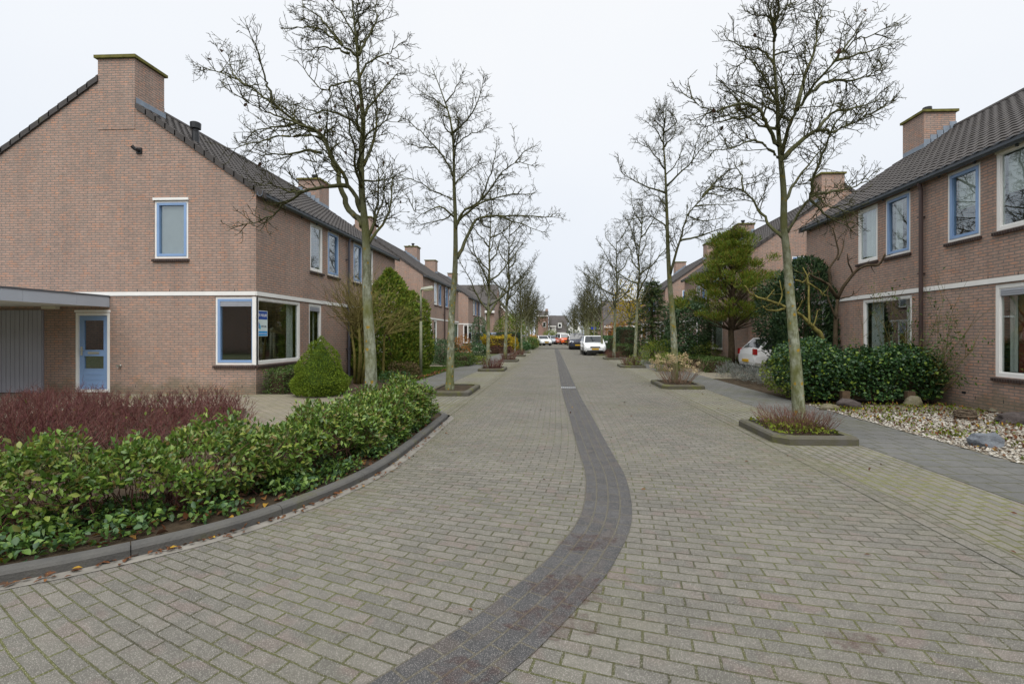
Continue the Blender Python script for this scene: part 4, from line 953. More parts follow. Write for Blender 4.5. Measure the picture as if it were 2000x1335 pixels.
# planters: kerbed beds cut into the parking bays
def planter(x0, x1, y0, y1, label, h=.115, soil=True):
    t = thing('tree_planter', label, 'planter', ((x0+x1)/2, (y0+y1)/2, 0), 'kerbed tree beds in the parking bays')
    mb = MB(); w = .12; c = .16
    out = [(x0+c,y0), (x1-c*.2,y0), (x1,y0+c*.2), (x1,y1-c), (x1-c,y1), (x0+c*.2,y1), (x0,y1-c*.2), (x0,y0+c)]
    cx, cy = (x0+x1)/2, (y0+y1)/2
    inn = [(x+(w if x < cx else -w), y+(w if y < cy else -w)) for x, y in out]
    for k in range(8):
        k2 = (k+1) % 8; a, b, c_, d = out[k], out[k2], inn[k2], inn[k]
        bv = lambda p, q, f: (p[0]+(q[0]-p[0])*f, p[1]+(q[1]-p[1])*f)
        a2, b2 = bv(a, d, .2), bv(b, c_, .2)
        n_ = (a[0]+b[0]-2*cx, a[1]+b[1]-2*cy, 0)
        mb.quad([(*a,-.02), (*b,-.02), (*b,h-.03), (*a,h-.03)], n_); mb.quad([(*a,h-.03), (*b,h-.03), (*b2,h), (*a2,h)], (n_[0],n_[1],2)); mb.quad([(*a2,h), (*b2,h), (*c_,h), (*d,h)], (0,0,1)); mb.quad([(*d,h), (*c_,h), (*c_,.02), (*d,.02)], (-n_[0],-n_[1],0))
    mb.build('kerb', MAT['mosskerb'], t)
    mb = MB(); mb.quad([(*p, h-.04) for p in inn], (0,0,1)); mb.build('soil', MAT['soil'], t)
    return t
planter(3.02,4.12,6.72,8.15,'mossy kerbed tree bed nearest on the right, holding short red twigs')
planter(2.95,4.12,13.5,15.2,'kerbed tree bed on the right holding tall stems with dried flower heads')
for i, (y, w) in enumerate(((23,'third kerbed tree bed on the right, low green and brown plants in it'), (30.2,'fourth kerbed tree bed on the right, before the clipped green hedge'), (36.0,'kerbed tree bed on the right directly in front of the white hatchback'), (43.5,'kerbed tree bed on the right beside the dark people carrier'))):
    planter(2.98,4.12,y-.8,y+.7,w)
planter(-3.22,-2.12,11.75,13.7,'kerbed tree bed just past the end of the leafy hedge on the left')
for y, w in ((20.6,'mossy kerbed tree bed on the left, third of its row, with dark purple twigs'), (27.6,'mossy kerbed tree bed on the left in front of the rust coloured hedge'), (34.2,'kerbed bed of the slim young tree on the left'), (40.5,'kerbed bed on the left overgrown with low green shrubs')):
    planter(-3.22,-2.12,y-.9,y+.7,w)
def twiggy(name, label, cx, cy, rx, ry, h, n, mat, seed, z0=.1, r=.004, side=2, group='twiggy shrubs in the tree beds', spread=.25, cat='shrub'):
    rr = random.Random(seed); B, T = [], []
    for _ in range(n):
        a, q = rr.uniform(0,2*PI), math.sqrt(rr.random()); x, y = cx+rx*q*math.cos(a), cy+ry*q*math.sin(a)
        B.append((x,y,z0)); T.append((x+spread*q*math.cos(a)*h+rr.gauss(0,.06), y+spread*q*math.sin(a)*h+rr.gauss(0,.06), z0+h*rr.uniform(.6,1.05)))
    t = thing(name, label, cat, (cx,cy,0), group); stems('stems', mat, B, T, r, t, .15, 3, 3, seed, side); return t
twiggy('red_twig_shrub', 'low reddish twig shrub at the foot of the nearest right tree', 3.6, 7.45, .42, .55, .30, 300, 'brownstem', 31, spread=.5)
t = twiggy('flowering_shrub', 'tall shrub with pale dried flower heads round the second right tree', 3.55, 14.4, .38, .6, .7, 100, 'palestem', 32, spread=.7, r=.006)
rr = np.random.default_rng(5)
for i in range(42):
    a = rr.uniform(0, 2*PI); q = math.sqrt(rr.random()); c = (3.5+.66*q*math.cos(a), 14.45+.8*q*math.sin(a), .66+.30*rr.random()-.2*(q > .8))
    P, O = blob(c, (.065,.065,.045), 36, 900+i)
    if i == 0: AP, AO = P, O
    else: AP, AO = np.vstack([AP, P]), np.vstack([AO, O])
leaves('flower_heads', 'dryflower', AP, AO, .035, .03, t, 6, flat=True)
for x, y, lb, m_, s_ in ((3.55,23,'brown and green low shrub under the third right tree','brownstem',33), (3.55,30.2,'dark brown twig shrub under the fourth right tree','brownstem',34), (3.55,36,'dense dark red shrub in front of the white hatchback','redstem',35),
                  (-2.7,20.6,'purple brown twig shrub under the third left tree','redstem',36), (-2.7,27.6,'dark brown twig shrub before the rust hedge','brownstem',37), (-2.7,34.2,'small dark twig clump at the slim young tree','brownstem',38)):
    twiggy('red_twig_shrub', lb, x, y, .38, .5, .42, 150, m_, s_, spread=.4, r=.007)
P, O = blob((3.7,23,.15), (.4,.9,.4), 500, 61, zmin=.1); t = thing('low_shrub', 'yellow green low plant beside the brown one in the third right tree bed', 'shrub', (3.7,23,0)); leaves('foliage', 'bright', P, O, .07, .045, t, 62)
rg = np.random.default_rng(64); n = 420
P = np.stack([rg.uniform(3.12,3.98,n), rg.uniform(6.85,8.02,n), rg.uniform(.11,.17,n)], 1); leaves('ground_cover', 'mossgreen', P, np.tile([0,0,1.0],(n,1)), .05, .04, None, 65, jit=.9); bpy.data.objects['ground_cover']['kind'] = 'stuff'
# ================================================================ LEFT FOREGROUND BED
rg = np.random.default_rng(77)
i_end = min(range(len(kl)), key=lambda i: (kl[i]-e).length)
hp = []; ho = []
for i in range(4, i_end+1):
    f = (i-4)/(i_end-4); n = nrm2(kl, i); off = 1.02-.42*f if f < .85 else .60-.06*(f-.85)/.15
    hp.append(kl[i]+n*off); ho.append(n)
hp = np.array([tuple(p) for p in hp]); ho = np.array([tuple(p) for p in ho])
cl_ = np.concatenate([[0], np.cumsum(np.linalg.norm(np.diff(hp, axis=0), axis=1))]); HT = cl_[-1]
def hedge_pts(n, seed, depth=.55):
    r = np.random.default_rng(seed); s = HT*r.random(n)**.9
    C = np.stack([np.interp(s, cl_, hp[:,k]) for k in range(3)], 1); Nn = np.stack([np.interp(s, cl_, ho[:,k]) for k in range(3)], 1)
    f = s/HT
    th = r.uniform(-.42*PI, PI*.98, n)                       # from low on the road side over the top to the back
    k = 1-depth*r.random(n)**1.7
    hgt = .50+.10*f+.07*np.sin(s*5.1)+.05*np.sin(s*11.7+1)
    mid = .28; hw = .46+.05*np.sin(s*7.3+2)-.05*f
    lo = np.where(np.sin(th) < 0, .22, hgt-mid)
    sgn = lambda q, p: np.sign(q)*np.abs(q)**p
    a = -sgn(np.cos(th), .7)*hw*k; z = mid+sgn(np.sin(th), .75)*lo*k
    P = C+Nn*a[:,None]; P[:,2] = .05+z
    P[:,0] += lump(P, .05, 7, 1.0); P[:,1] += lump(P, .05, 6, 2.0); P[:,2] += lump(P, .05, 8, 3.0)
    T = np.stack([Nn[:,1], -Nn[:,0], 0*s], 1)
    O = -Nn*np.cos(th)[:,None]; O[:,2] = np.sin(th); endf = (f > .97)
    O[endf] += T[endf]*.8
    # open, straggly places low down on the near stretch
    keep = ~((f < .62) & (z < .26) & (np.sin(s*3.7)+np.sin(s*9.1+1) + .9*r.random(n) > -.2)); keep &= P[:,2] > .08
    return P[keep], O[keep], f[keep]
t = thing('hedge', 'long leafy green hedge curving along the kerb in the left foreground', 'hedge', tuple(hp[len(hp)//2]))
P, O, f = hedge_pts(36000, 81)
leaves('foliage', 'hedge', P, O, .054, .026, t, 82, out=.55, up=.35, jit=.55, var=.4)
P2, O2, f2 = hedge_pts(700, 83, .3); rr = random.Random(84); B, T = [], []
for p in P2:
    j = np.argmin(np.linalg.norm(hp[:,:2]-p[:2], axis=1)); c = hp[j]; B.append((c[0]+rr.gauss(0,.12), c[1]+rr.gauss(0,.12), .05)); T.append(tuple(p+np.array([0,0,.03])))
stems('stems', 'brownstem', B, T, .006, t, .15, 4, 4, 85, 3)
# upright shoots above the trimmed top
P, O, f = hedge_pts(900, 86, .05); m = O[:,2] > .75; P, O = P[m], O[m]
AP = np.concatenate([P+np.array([0,0,.03*k])+np.random.default_rng(k).normal(0,.012,P.shape) for k in range(4)]); AO = np.tile([0,0,.6], (len(AP),1))+np.random.default_rng(9).normal(0,.5,(len(AP),3))
leaves('shoots', 'hedge', AP, AO, .05, .025, t, 87, out=.8, up=.5, jit=.4)
# low ivy and seedlings between hedge and kerb, with fallen leaves
def bedstrip(n, seed, a0, a1):
    r = np.random.default_rng(seed); s = HT*r.random(n); k = r.uniform(a0, a1, n)
    C = np.stack([np.interp(s, cl_, hp[:,q]) for q in range(3)], 1); Nn = np.stack([np.interp(s, cl_, ho[:,q]) for q in range(3)], 1)
    f = s/HT; off = np.interp(f, [0,.85,1], [.86,.44,.40])
    P = C-Nn*(off*k)[:,None]; P[:,2] = .055; return P, s
P, s = bedstrip(11000, 91, -.2, 1.0); m = (np.sin(s*4.3)+np.sin(s*10.9+P[:,0]*3)+np.sin(P[:,1]*9) > -.75); P = P[m]; P[:,2] += rg.uniform(0,.13,len(P))**1.0
o = leaves('ground_cover', 'groundivy', P, np.tile([0,0,1.0],(len(P),1)), .05, .034, None, 92, out=.3, up=.25, jit=.8); tag(o, kind='stuff')
P, s = bedstrip(1500, 93, -.6, 1.0); o = leaves('fallen_leaves', 'litter', P+np.array([0,0,.005]), np.tile([0,0,1.0],(len(P),1)), .06, .04, None, 94, out=.2, up=.0, jit=.5, curl=.3); o.data.transform(Matrix.Identity(4)); tag(o, kind='stuff')
# leaves caught along the kerb on the road, and a few blown over the paving
P = []
rr = random.Random(95)
for _ in range(230):
    i = rr.randrange(3, i_end); p = kl[i].lerp(kl[i+1], rr.random())-nrm2(kl, i)*abs(rr.gauss(.02,.05)); P.append((p.x, p.y, .014))
for _ in range(70): P.append((rr.uniform(-3,4), rr.uniform(2.5,16), .012))
P = np.array(P); n = len(P); rg = np.random.default_rng(96)
D = np.stack([rg.normal(0,1,n), rg.normal(0,1,n), rg.normal(.1,.15,n)], 1); V, F = leaf_arr(P, D, np.tile([0,0,1.0],(n,1))+rg.normal(0,.25,(n,3)), rg.uniform(.025,.06,n), rg.uniform(.015,.035,n), curl=.1)
V[:,2] = np.maximum(V[:,2], .008); tag(np_mesh('fallen_leaves', V, F, MAT['litter']), kind='stuff')
# dark red dogwood
rr = random.Random(101); B, T = [], []
for _ in range(3000):
    x = rr.uniform(-9.4,-3.35); y = rr.uniform(5.6,9.1)
    d = min(math.hypot(q[0]-x, q[1]-y) for q in hp[::3]);
    if x > -.67*y: continue
    if d < .5 or y < 5.9 and x > -5: continue
    if any((x-q[0])*o_[0]+(y-q[1])*o_[1] < .35 for q, o_ in [(hp[j], ho[j]) for j in [int(np.argmin(np.hypot(hp[:,0]-x, hp[:,1]-y)))]]): continue
    hgt = (.53-.20*max(0,min(1,(x+7.5)/2.5)))*rr.uniform(.6,1.05)*(.85+.2*math.sin(x*2.1+y*1.7))
    B.append((x,y,.06)); T.append((x+rr.gauss(0,.13), y+rr.gauss(0,.13), .06+hgt))
t = thing('red_stemmed_shrub', 'mass of bare dark red dogwood stems between the hedge and the blue door', 'shrub', (-6.2,7.8,0)); stems('stems', 'redstem', B, T, .0055, t, .18, 3, 3, 102, 5)
P = np.array(T)[::9]; leaves('last_leaves', 'bright', P[:60]*1.0-np.array([0,0,.08]), np.tile([0,0,1.0],(60,1)), .06, .035, t, 103)

# ================================================================ LEFT GARDENS
def bush(name, label, cat, c, r, n, mat, L_, W_, seed, group=None, flat=False, power=.85, zmin=.0, core=True, depth=.3, amp=.13, **kw):
    t = thing(name, label, cat, (c[0], c[1], 0), group)
    P, O = blob(c, r, n, seed, depth=depth, amp=amp, zmin=zmin, power=power); leaves('foliage', mat, P, O, L_, W_, t, seed+1, flat=flat, **kw)
    rr = random.Random(seed); stems('stems', 'darkbark', [(c[0]+rr.gauss(0,r[0]*.12), c[1]+rr.gauss(0,r[1]*.12), 0) for _ in range(14)], [(c[0]+rr.gauss(0,r[0]*.4), c[1]+rr.gauss(0,r[1]*.4), c[2]+rr.uniform(-.2,.4)*r[2]) for _ in range(14)], .012, t, .1, 4, 3, seed, 2)
    return t
def clipped(name, label, cat, b, n, mat, L_, W_, seed, group=None, amp=.04, **kw):
    t = thing(name, label, cat, ((b[0]+b[1])/2, (b[2]+b[3])/2, 0), group)
    P, O = boxy(*b, n, seed, amp=amp, depth=.16); leaves('foliage', mat, P, O, L_, W_, t, seed+1, **kw)
    mb = MB(); k = .13; mb.box(b[0]+k, b[1]-k, b[2]+k, b[3]-k, 0, b[5]-k); mb.build('twig_core', MAT['darkbark'], t, uv=False)
    return t
# dwarf conical spruce before the corner window
g = G(612, 775); cx, cy = g.x, g.y+.35
t = thing('conical_spruce', 'dense bright green cone shaped dwarf spruce below the rental poster window', 'shrub', (cx,cy,0))
rg = np.random.default_rng(111); n = 15000; z = 1.5*(1-np.sqrt(rg.random(n)))*1.0; z = np.clip(z, .02, 1.5); a = rg.uniform(0, 2*PI, n)
prof = np.interp(z, [0,.12,.35,.8,1.2,1.42,1.5], [.50,.64,.66,.47,.22,.07,.01]); q = prof*(1-.22*rg.random(n)**2)
P = np.stack([cx+q*np.cos(a), cy+q*np.sin(a), z], 1); P += (lump(P, .05, 7.5, .5))[:,None]*np.stack([np.cos(a), np.sin(a), 0*a+.3], 1)
O = np.stack([np.cos(a), np.sin(a), 0*a+.5], 1); leaves('foliage', 'cone', P, O, .046, .018, t, 112, flat=True, up=.4, jit=.45)
mb = MB(); mb.lathe([(.40,.02), (.50,.3), (.34,.8), (.1,1.2), (.02,1.35)], (cx,cy,0), 10); mb.build('twig_core', pm('inner_green', (.04,.07,.014), .95, 9, .3, .1), t, uv=False)
clipped('low_hedge', 'low loose green hedge under the corner window beside the cone shrub', 'hedge', (LX+.12, LX+.75, L0+.05, L0+2.3, 0, .62), 3600, 'box', .045, .026, 121, amp=.05)
# tall conifers
def column(name, label, c, h, r, n, mat, seed, L_=.13, W_=.05, prof=None, amp=.10, group=None, f=3.0):
    t = thing(name, label, 'tree', (c[0], c[1], 0), group); rg = np.random.default_rng(seed)
    z = h*(1-rg.random(n)**.75); z = np.clip(z, .03, h); a = rg.uniform(0, 2*PI, n)
    pr = np.interp(z/h, *(prof or ([0,.1,.35,.65,.88,1], [.75,.95,1,.8,.4,.03])))*r; q = pr*(1-.35*rg.random(n)**1.6)
    P = np.stack([c[0]+q*np.cos(a), c[1]+q*np.sin(a), z], 1); w_ = lump(P, amp, f, seed)*np.minimum(1, pr/r+.2); P += w_[:,None]*np.stack([np.cos(a), np.sin(a), 0*a], 1)
    O = np.stack([np.cos(a), np.sin(a), 0*a], 1); leaves('foliage', mat, P, O, L_, W_, t, seed+1, flat=True, out=.5, up=.8, jit=.45)
    mb = MB(); mb.tube([(c[0],c[1],0), (c[0],c[1],h*.9)], [r*.14,.02], 6); mb.build('trunk', MAT['darkbark'], t, uv=False); return t
g = at(755, 720, 18.2); column('conifer', 'tall pointed green thuja behind the lichened trunk, left of the lamp post', (g.x+.1, g.y), 3.95, 1.3, 19000, 'thuja', 131)
g = at(802, 715, 20.3); column('conifer', 'shorter broad thuja just right of and behind the lamp post', (g.x, g.y), 3.3, .85, 9000, 'thuja', 141, prof=([0,.1,.35,.65,.88,1], [.8,1,1,.9,.6,.1]))
# bare multi-stemmed shrub against the wall
g = at(700, 700, 14.9); bx, by = g.x, g.y; rr = random.Random(151)
t = thing('multi_stem_shrub', 'bare olive stemmed shrub fanning up in front of the second left house', 'shrub', (bx,by,0))
mb = MB(); forks = []
for k in range(4):
    a = k*1.7; p1 = Vector((bx+.1*math.cos(a), by+.1*math.sin(a), 0)); p2 = Vector((bx+.22*math.cos(a), by+.2*math.sin(a), 1.3+.25*k)); mb.tube([p1, p1.lerp(p2,.5)+Vector((.05,0,0)), p2], [.05,.042,.03], 7); forks.append(p2)
mb.build('trunk', MAT['thickbark'], t, smooth=True, uv=False)
B, T = [], []
for k in range(150):
    p = forks[k % 4]; a = rr.uniform(0,2*PI); q = rr.uniform(.2,1.25); B.append(tuple(p+Vector((rr.gauss(0,.03), rr.gauss(0,.03), rr.gauss(0,.2))))); T.append((bx+q*math.cos(a)*1.0, by+q*math.sin(a)*.8, rr.uniform(2.2,3.7)-.35*q))
stems('shoots', 'olivestem', B, T, .011, t, .14, 3, 4, 152, 5)
g = at(775, 690, 17.0); rr = random.Random(153); B = [(g.x-.3,g.y-.4,1.5)]*28; T = [(g.x+rr.uniform(-.2,1.3), g.y-.4+rr.gauss(0,.4), rr.uniform(1.7,3.0)) for _ in range(28)]
t = thing('arching_shrub', 'pale arching bare shoots in front of the tall thuja', 'shrub', (g.x,g.y-.4,0)); stems('shoots', 'olivestem', B, T, .009, t, .25, 3, 4, 154, 4); mb = MB(); mb.tube([(g.x-.35,g.y-.4,0), (g.x-.3,g.y-.4,1.55)], [.05,.03], 6); mb.build('trunk', MAT['thickbark'], t, uv=False)
g = at(797, 728, 16.2); bush('clipped_shrub', 'low clipped brownish shrub at the foot of the lamp post', 'shrub', (g.x-.1,g.y,.28), (.55,.45,.34), 1700, 'brownleaf', .045, .025, 161)
g = at(770, 735, 15.5); bush('ground_shrub', 'low dark green cushion plant below the tall thuja', 'shrub', (g.x,g.y,.12), (.5,.4,.22), 700, 'boxdark', .05, .03, 163)
# lawn beside the lamp post
def lawn(name, pts, n, seed, hgt=.07, mat='grass'):
    r = np.random.default_rng(seed); A = np.array(pts); lo, hi = A.min(0), A.max(0); P = []
    U = lo+(hi-lo)*r.random((n*2,2)); ins = np.zeros(len(U), bool); j = len(A)-1
    for i in range(len(A)):
        cnd = ((A[i,1] > U[:,1]) != (A[j,1] > U[:,1])) & (U[:,0] < (A[j,0]-A[i,0])*(U[:,1]-A[i,1])/(A[j,1]-A[i,1]+1e-9)+A[i,0]); ins ^= cnd; j = i
    U = U[ins][:n]; P = np.concatenate([U, np.full((len(U),1), 0.0)], 1); m = len(P)
    D = np.stack([r.normal(0,.5,m), r.normal(0,.5,m), np.ones(m)], 1); V, F = flat_arr(P, D, np.stack([r.normal(0,1,m), r.normal(0,1,m), 0*D[:,0]], 1), hgt*r.uniform(.6,1.3,m), np.full(m,.018))
    o = np_mesh(name, V, F, MAT[mat]); return tag(o, kind='stuff')
lw = [(-7.3,16.6), (-4.55,15.6), (-4.5,20.6), (-5.0,22.0), (-7.3,22.3)]
sheet('lawn', lw, .002, pm('lawn_base', (.05,.09,.018), .95, 12, .3, .1)); lawn('grass', lw, 16000, 171)
P = np.stack([np.random.default_rng(172).uniform(-4.75,-4.45,160), np.random.default_rng(173).uniform(15.6,21,160), np.full(160,.03)], 1); o = leaves('fallen_leaves', 'litter', P, np.tile([0,0,1.0],(160,1)), .08, .06, None, 174, up=0, jit=.6); tag(o, kind='stuff')
# lamp post
g = at(822, 735, 17.4); lx, ly = g.x, g.y
t = thing('street_lamp', 'short grey green street lamp with a flat head, left of the road', 'street lamp', (lx,ly,0))
mb = MB(); mb.tube([(lx,ly,0), (lx,ly,2.0)], [.055,.05], 12); mb.tube([(lx,ly,2.0), (lx,ly,3.12)], [.038,.036], 12); mb.build('pole', pm('lamp_green_grey', (.16,.17,.11), .6, 5, .2), t, smooth=True)
mb = MB(); mb.tube([(lx,ly,2.95), (lx,ly,3.13), (lx+.06,ly,3.17), (lx+.14,ly,3.17)], .03, 8); mb.build('arm', pm('lamp_arm', (.12,.12,.09), .6, 5, .2), t)
mb = MB(); mb.hexa([(lx+.0,ly-.09,3.12), (lx+.46,ly-.09,3.18), (lx+.46,ly+.09,3.18), (lx+.0,ly+.09,3.12), (lx+.04,ly-.05,3.21), (lx+.42,ly-.05,3.27), (lx+.42,ly+.05,3.27), (lx+.04,ly+.05,3.21)]); hd = mb.build('lamp_head', pm('lamp_hood', (.30,.31,.25), .5, 6, .2), t)
mb = MB(); mb.hexa([(lx+.12,ly-.07,3.07), (lx+.44,ly-.07,3.115), (lx+.44,ly+.07,3.115), (lx+.12,ly+.07,3.07), (lx+.10,ly-.08,3.135), (lx+.45,ly-.08,3.176), (lx+.45,ly+.08,3.176), (lx+.10,ly+.08,3.135)]); mb.build('diffuser', pm('lamp_diffuser', (.38,.36,.22), .3, 6, .1), hd)
# gardens of the second left pair
def gp(px, py, d): return at(px, py, d)
for (px, d, r, hz, n, mat, lb, nm, Lf, Wf) in (
    (868, 25.5, (.75,.7), 1.25, 2600, 'laurel', 'dark upright evergreen shrub under the net curtained window', 'evergreen_shrub', .08, .04),
    (862, 24.3, (.7,.6), .95, 2200, 'boxdark', 'smooth dark green dome shrub left of the second left trunk', 'dome_shrub', .05, .03),
    (893, 24.2, (.33,.33), .55, 700, 'boxdark', 'small clipped green ball beside the second left trunk', 'clipped_ball', .05, .03),
    (899, 25.5, (.55,.5), 1.35, 1500, 'rust', 'rust coloured autumn shrub right of the second left trunk', 'autumn_shrub', .07, .04),
    (921, 27.5, (.9,.8), .95, 2000, 'laurel', 'spreading green shrub below the blank left gable', 'evergreen_shrub', .08, .04),
    (938, 27.5, (.55,.5), .85, 1100, 'boxdark', 'green shrub carrying pale flowers left of the third left trunk', 'flowering_shrub', .06, .035),
    (929, 24.6, (.6,.6), .42, 900, 'bright', 'low yellow green shrub at the pavement edge on the left', 'low_shrub', .07, .03),
    (888, 22.9, (.6,.4), .26, 700, 'box', 'low green edging plant at the corner of the left driveway', 'low_shrub', .05, .03)):
    g = gp(px, 690, d); t = bush(nm, lb, 'shrub', (g.x,g.y,hz*.5), (r[0],r[1],hz*.56), n, mat, Lf, Wf, 200+int(px), up=.4)
    if 'flowers' in lb: P, O = blob((g.x,g.y-.1,hz*.6), (r[0],r[1],hz*.5), 90, 240, depth=.05, zmin=.2); leaves('flowers', 'whiteflower', P, O, .06, .06, t, 241, flat=True)
g = gp(907, 690, 23.6); clipped('box_hedge', 'small clipped rectangular box hedge between second and third left trunks', 'hedge', (g.x-.45, g.x+.35, g.y-.4, g.y+.7, 0, .58), 1700, 'box', .05, .03, 251)
g = gp(975, 680, 40); clipped('autumn_hedge', 'yellow and orange autumn hedge in front of the silver car on the left', 'hedge', (g.x-1.3, g.x+1.0, g.y-.8, g.y+.6, .55, 1.35), 2600, 'yellow', .10, .06, 255, amp=.12)
t = clipped('red_base_hedge', 'low purple red clipped hedge beneath the yellow autumn one', 'hedge', (g.x-1.3, g.x+1.0, g.y-1.0, g.y+.4, 0, .6), 2200, pm('barberry', (.12,.05,.045), .8, 8, .3) and 'redstem', .07, .045, 257)
g = gp(1000, 680, 42); bush('autumn_shrub', 'orange leaved shrub right of the fourth left trunk', 'shrub', (g.x+.1,g.y,.65), (.45,.5,.65), 1100, 'yellow', .10, .06, 259)
g = gp(1002, 680, 48); clipped('dark_hedge', 'tall dark green clipped hedge behind the slim young tree', 'hedge', (g.x-1.6, g.x+.6, g.y-.8, g.y+1.2, 0, 1.7), 3600, 'yew', .10, .05, 261)
g = gp(995, 680, 52); bush('garden_bush', 'big rounded olive green bush above the dark clipped hedge', 'bush', (g.x+.0,g.y,2.0), (1.6,1.3,1.5), 3600, 'thuja', .14, .07, 263)
g = gp(912, 680, 45); column('conifer', 'dark green columnar evergreen at the corner of the third left house', (g.x+1.1, g.y+.2), 3.2, .75, 2600, 'laurel', 265, .13, .06, ([0,.1,.8,1], [.8,1,.9,.3]))
for (px, d, r, hz, n, mat, lb) in ((1017, 46, (.9,1.1), .75, 1800, 'boxdark', 'low dark green shrub spilling over a kerbed bed on the left'), (1030, 50, (1.1,1.5), 1.15, 2400, 'box', 'wide mid green shrub on the left verge'), (1038, 55, (.9,1.2), 1.2, 1600, 'bright', 'light green shrub before the far white car'), (1040, 60, (.7,.8), 1.5, 1000, 'orange', 'bright orange autumn shrub near the far white car'), (1007, 56, (.9,.9), 1.6, 1200, 'rust', 'russet shrub among the left row trunks')):
    g = gp(px, 680, d); bush('verge_shrub', lb, 'shrub', (g.x,g.y,hz*.5), (r[0],r[1],hz*.56), n, mat, .11, .06, 270+px)
bush('garden_bush', 'broad yellow olive tree crown low behind the left row of trunks', 'bush', (-5.6,72,3.2), (2.0,2.5,2.2), 3200, 'bright', .16, .08, 299, depth=.6)

# ================================================================ RIGHT GARDENS
# white gravel
rg = np.random.default_rng(301); n = 15000
def gravel_xy(n, rg):
    x = rg.uniform(5.38, 8.45, n); y = rg.uniform(3.6, 10.6, n); ok = ~((y > 9.6+.25*np.sin(x*3)) & (x > 5.6)); ok &= y > 4.2+1.1*np.maximum(0, np.sin(x*2.2)); return x[ok], y[ok]
x, y = gravel_xy(n, rg); n = len(x); tmpl = []
for k in range(8):
    v = np.array([[1,0,0],[-1,0,0],[0,1,0],[0,-1,0],[0,0,.7],[0,0,-.7]])*rg.uniform(.6,1.25,(6,1))+rg.normal(0,.1,(6,3)); tmpl.append(v)
tmpl = np.array(tmpl); a = rg.uniform(0,2*PI,n); sz = rg.uniform(.013,.032,n); B = tmpl[rg.integers(0,8,n)]*sz[:,None,None]
ca, sa = np.cos(a)[:,None], np.sin(a)[:,None]; V = np.stack([B[:,:,0]*ca-B[:,:,1]*sa, B[:,:,0]*sa+B[:,:,1]*ca, B[:,:,2]*.75], 2)+np.stack([x,y,.008+.35*sz], 1)[:,None,:]
F = (np.arange(n)*6)[:,None,None]+np.array([[0,2,4],[2,1,4],[1,3,4],[3,0,4],[2,0,5],[1,2,5],[3,1,5],[0,3,5]])[None]
tag(np_mesh('gravel', V.reshape(-1,3), F.reshape(-1,3), MAT['gravel']), kind='stuff')
n = 4200; x = rg.uniform(5.4,8.4,n); y = rg.uniform(3.4,10.7,n); m = np.sin(x*3.1+y)+np.sin(y*4.3-x*2)+.9*rg.normal(0,1,n) > .55; m |= (y < 5.0) & (rg.random(n) < .35); m |= (y > 9.5)
P = np.stack([x,y,np.full(n,.02)], 1)[m]; tag(leaves('ground_weeds', 'mossgreen', P, np.tile([0,0,1.0],(len(P),1)), .055, .03, None, 303, jit=.8), kind='stuff')
n = 1300; P = np.stack([rg.uniform(5.4,8.4,n), rg.uniform(3.8,10.7,n), np.full(n,.035)], 1); tag(leaves('fallen_leaves', 'litter', P, np.tile([0,0,1.0],(n,1)), .05, .035, None, 305, up=0, jit=.6), kind='stuff')
def rock(name, label, c, r, mat, seed, sub=3, amp=.25, ang=False):
    import bmesh
    bm = bmesh.new(); bmesh.ops.create_icosphere(bm, subdivisions=sub, radius=1); rr = random.Random(seed)
    cuts = [(Vector((rr.gauss(0,1), rr.gauss(0,1), rr.gauss(.2,.6))).normalized(), rr.uniform(.55,.85)) for _ in range(9 if ang else 5)]
    for v in bm.verts:
        p = v.co.copy()
        for n_, d in cuts:
            k = p.dot(n_)-d
            if k > 0: p -= n_*k*(1 if ang else .7)
        q = p*3+Vector((seed,seed*2,0)); p *= 1+amp*.3*(math.sin(q.x*1.7)*math.sin(q.y*1.3)+.6*math.sin(q.z*2.9+q.x))
        v.co = Vector((p.x*r[0], p.y*r[1], p.z*r[2]))
    me = bpy.data.meshes.new(name); bm.to_mesh(me); bm.free(); me.polygons.foreach_set('use_smooth', [not ang]*len(me.polygons))
    o = link(name, me, MAT[mat], None, (c[0], c[1], r[2]*.45)); return tag(o, label, 'rock')
g = G(1938, 876); rock('rock', 'angular blue grey rock at the right edge of the gravel', (g.x,g.y+.1), (.22,.15,.15), 'slate', 3, ang=True)
g = G(1985, 832); rock('rock', 'dark lumpy lava rock against the wall in the gravel garden', (g.x+.15,g.y+.2), (.30,.18,.15), 'lava', 5, amp=.7)
g = G(1658, 797); rock('rock', 'rounded dark stone at the front of the ivy', (g.x,g.y), (.24,.16,.15), 'lava', 8, amp=.3)
g = G(1788, 793); rock('rock', 'grey boulder at the foot of the brown downpipe', (g.x-.05,g.y), (.2,.15,.15), 'sandstone', 11)
g = G(1620, 800); rock('rock', 'low mossy stone left of the dark one before the ivy', (g.x,g.y), (.2,.12,.09), 'sandstone', 14)
g = G(1920, 806); rock('rock', 'flat mossy stone lying by the wall behind the wicker nest', (g.x+.45,g.y+.1), (.28,.14,.07), 'sandstone', 17)
g = G(1885, 820); t = thing('wicker_nest', 'round woven wicker nest lying on the white gravel', 'nest', (g.x,g.y,0)); mb = MB(); rr = random.Random(321)
for k in range(70):
    a0 = rr.uniform(0,2*PI); z = rr.uniform(.02,.17); q = .155-.6*(z-.1)**2*3+rr.gauss(0,.008); mb.tube([(g.x+q*math.cos(a0+j*.35), g.y+q*math.sin(a0+j*.35), z+rr.gauss(0,.006)) for j in range(9)], .007, 4)
mb.build('weave', MAT['wicker'], t, uv=False)
mb = MB(); mb.lathe([(.06,.0), (.13,.03), (.135,.12), (.11,.125), (.09,.05)], (g.x,g.y,0), 14); mb.build('inner', MAT['black'], t)
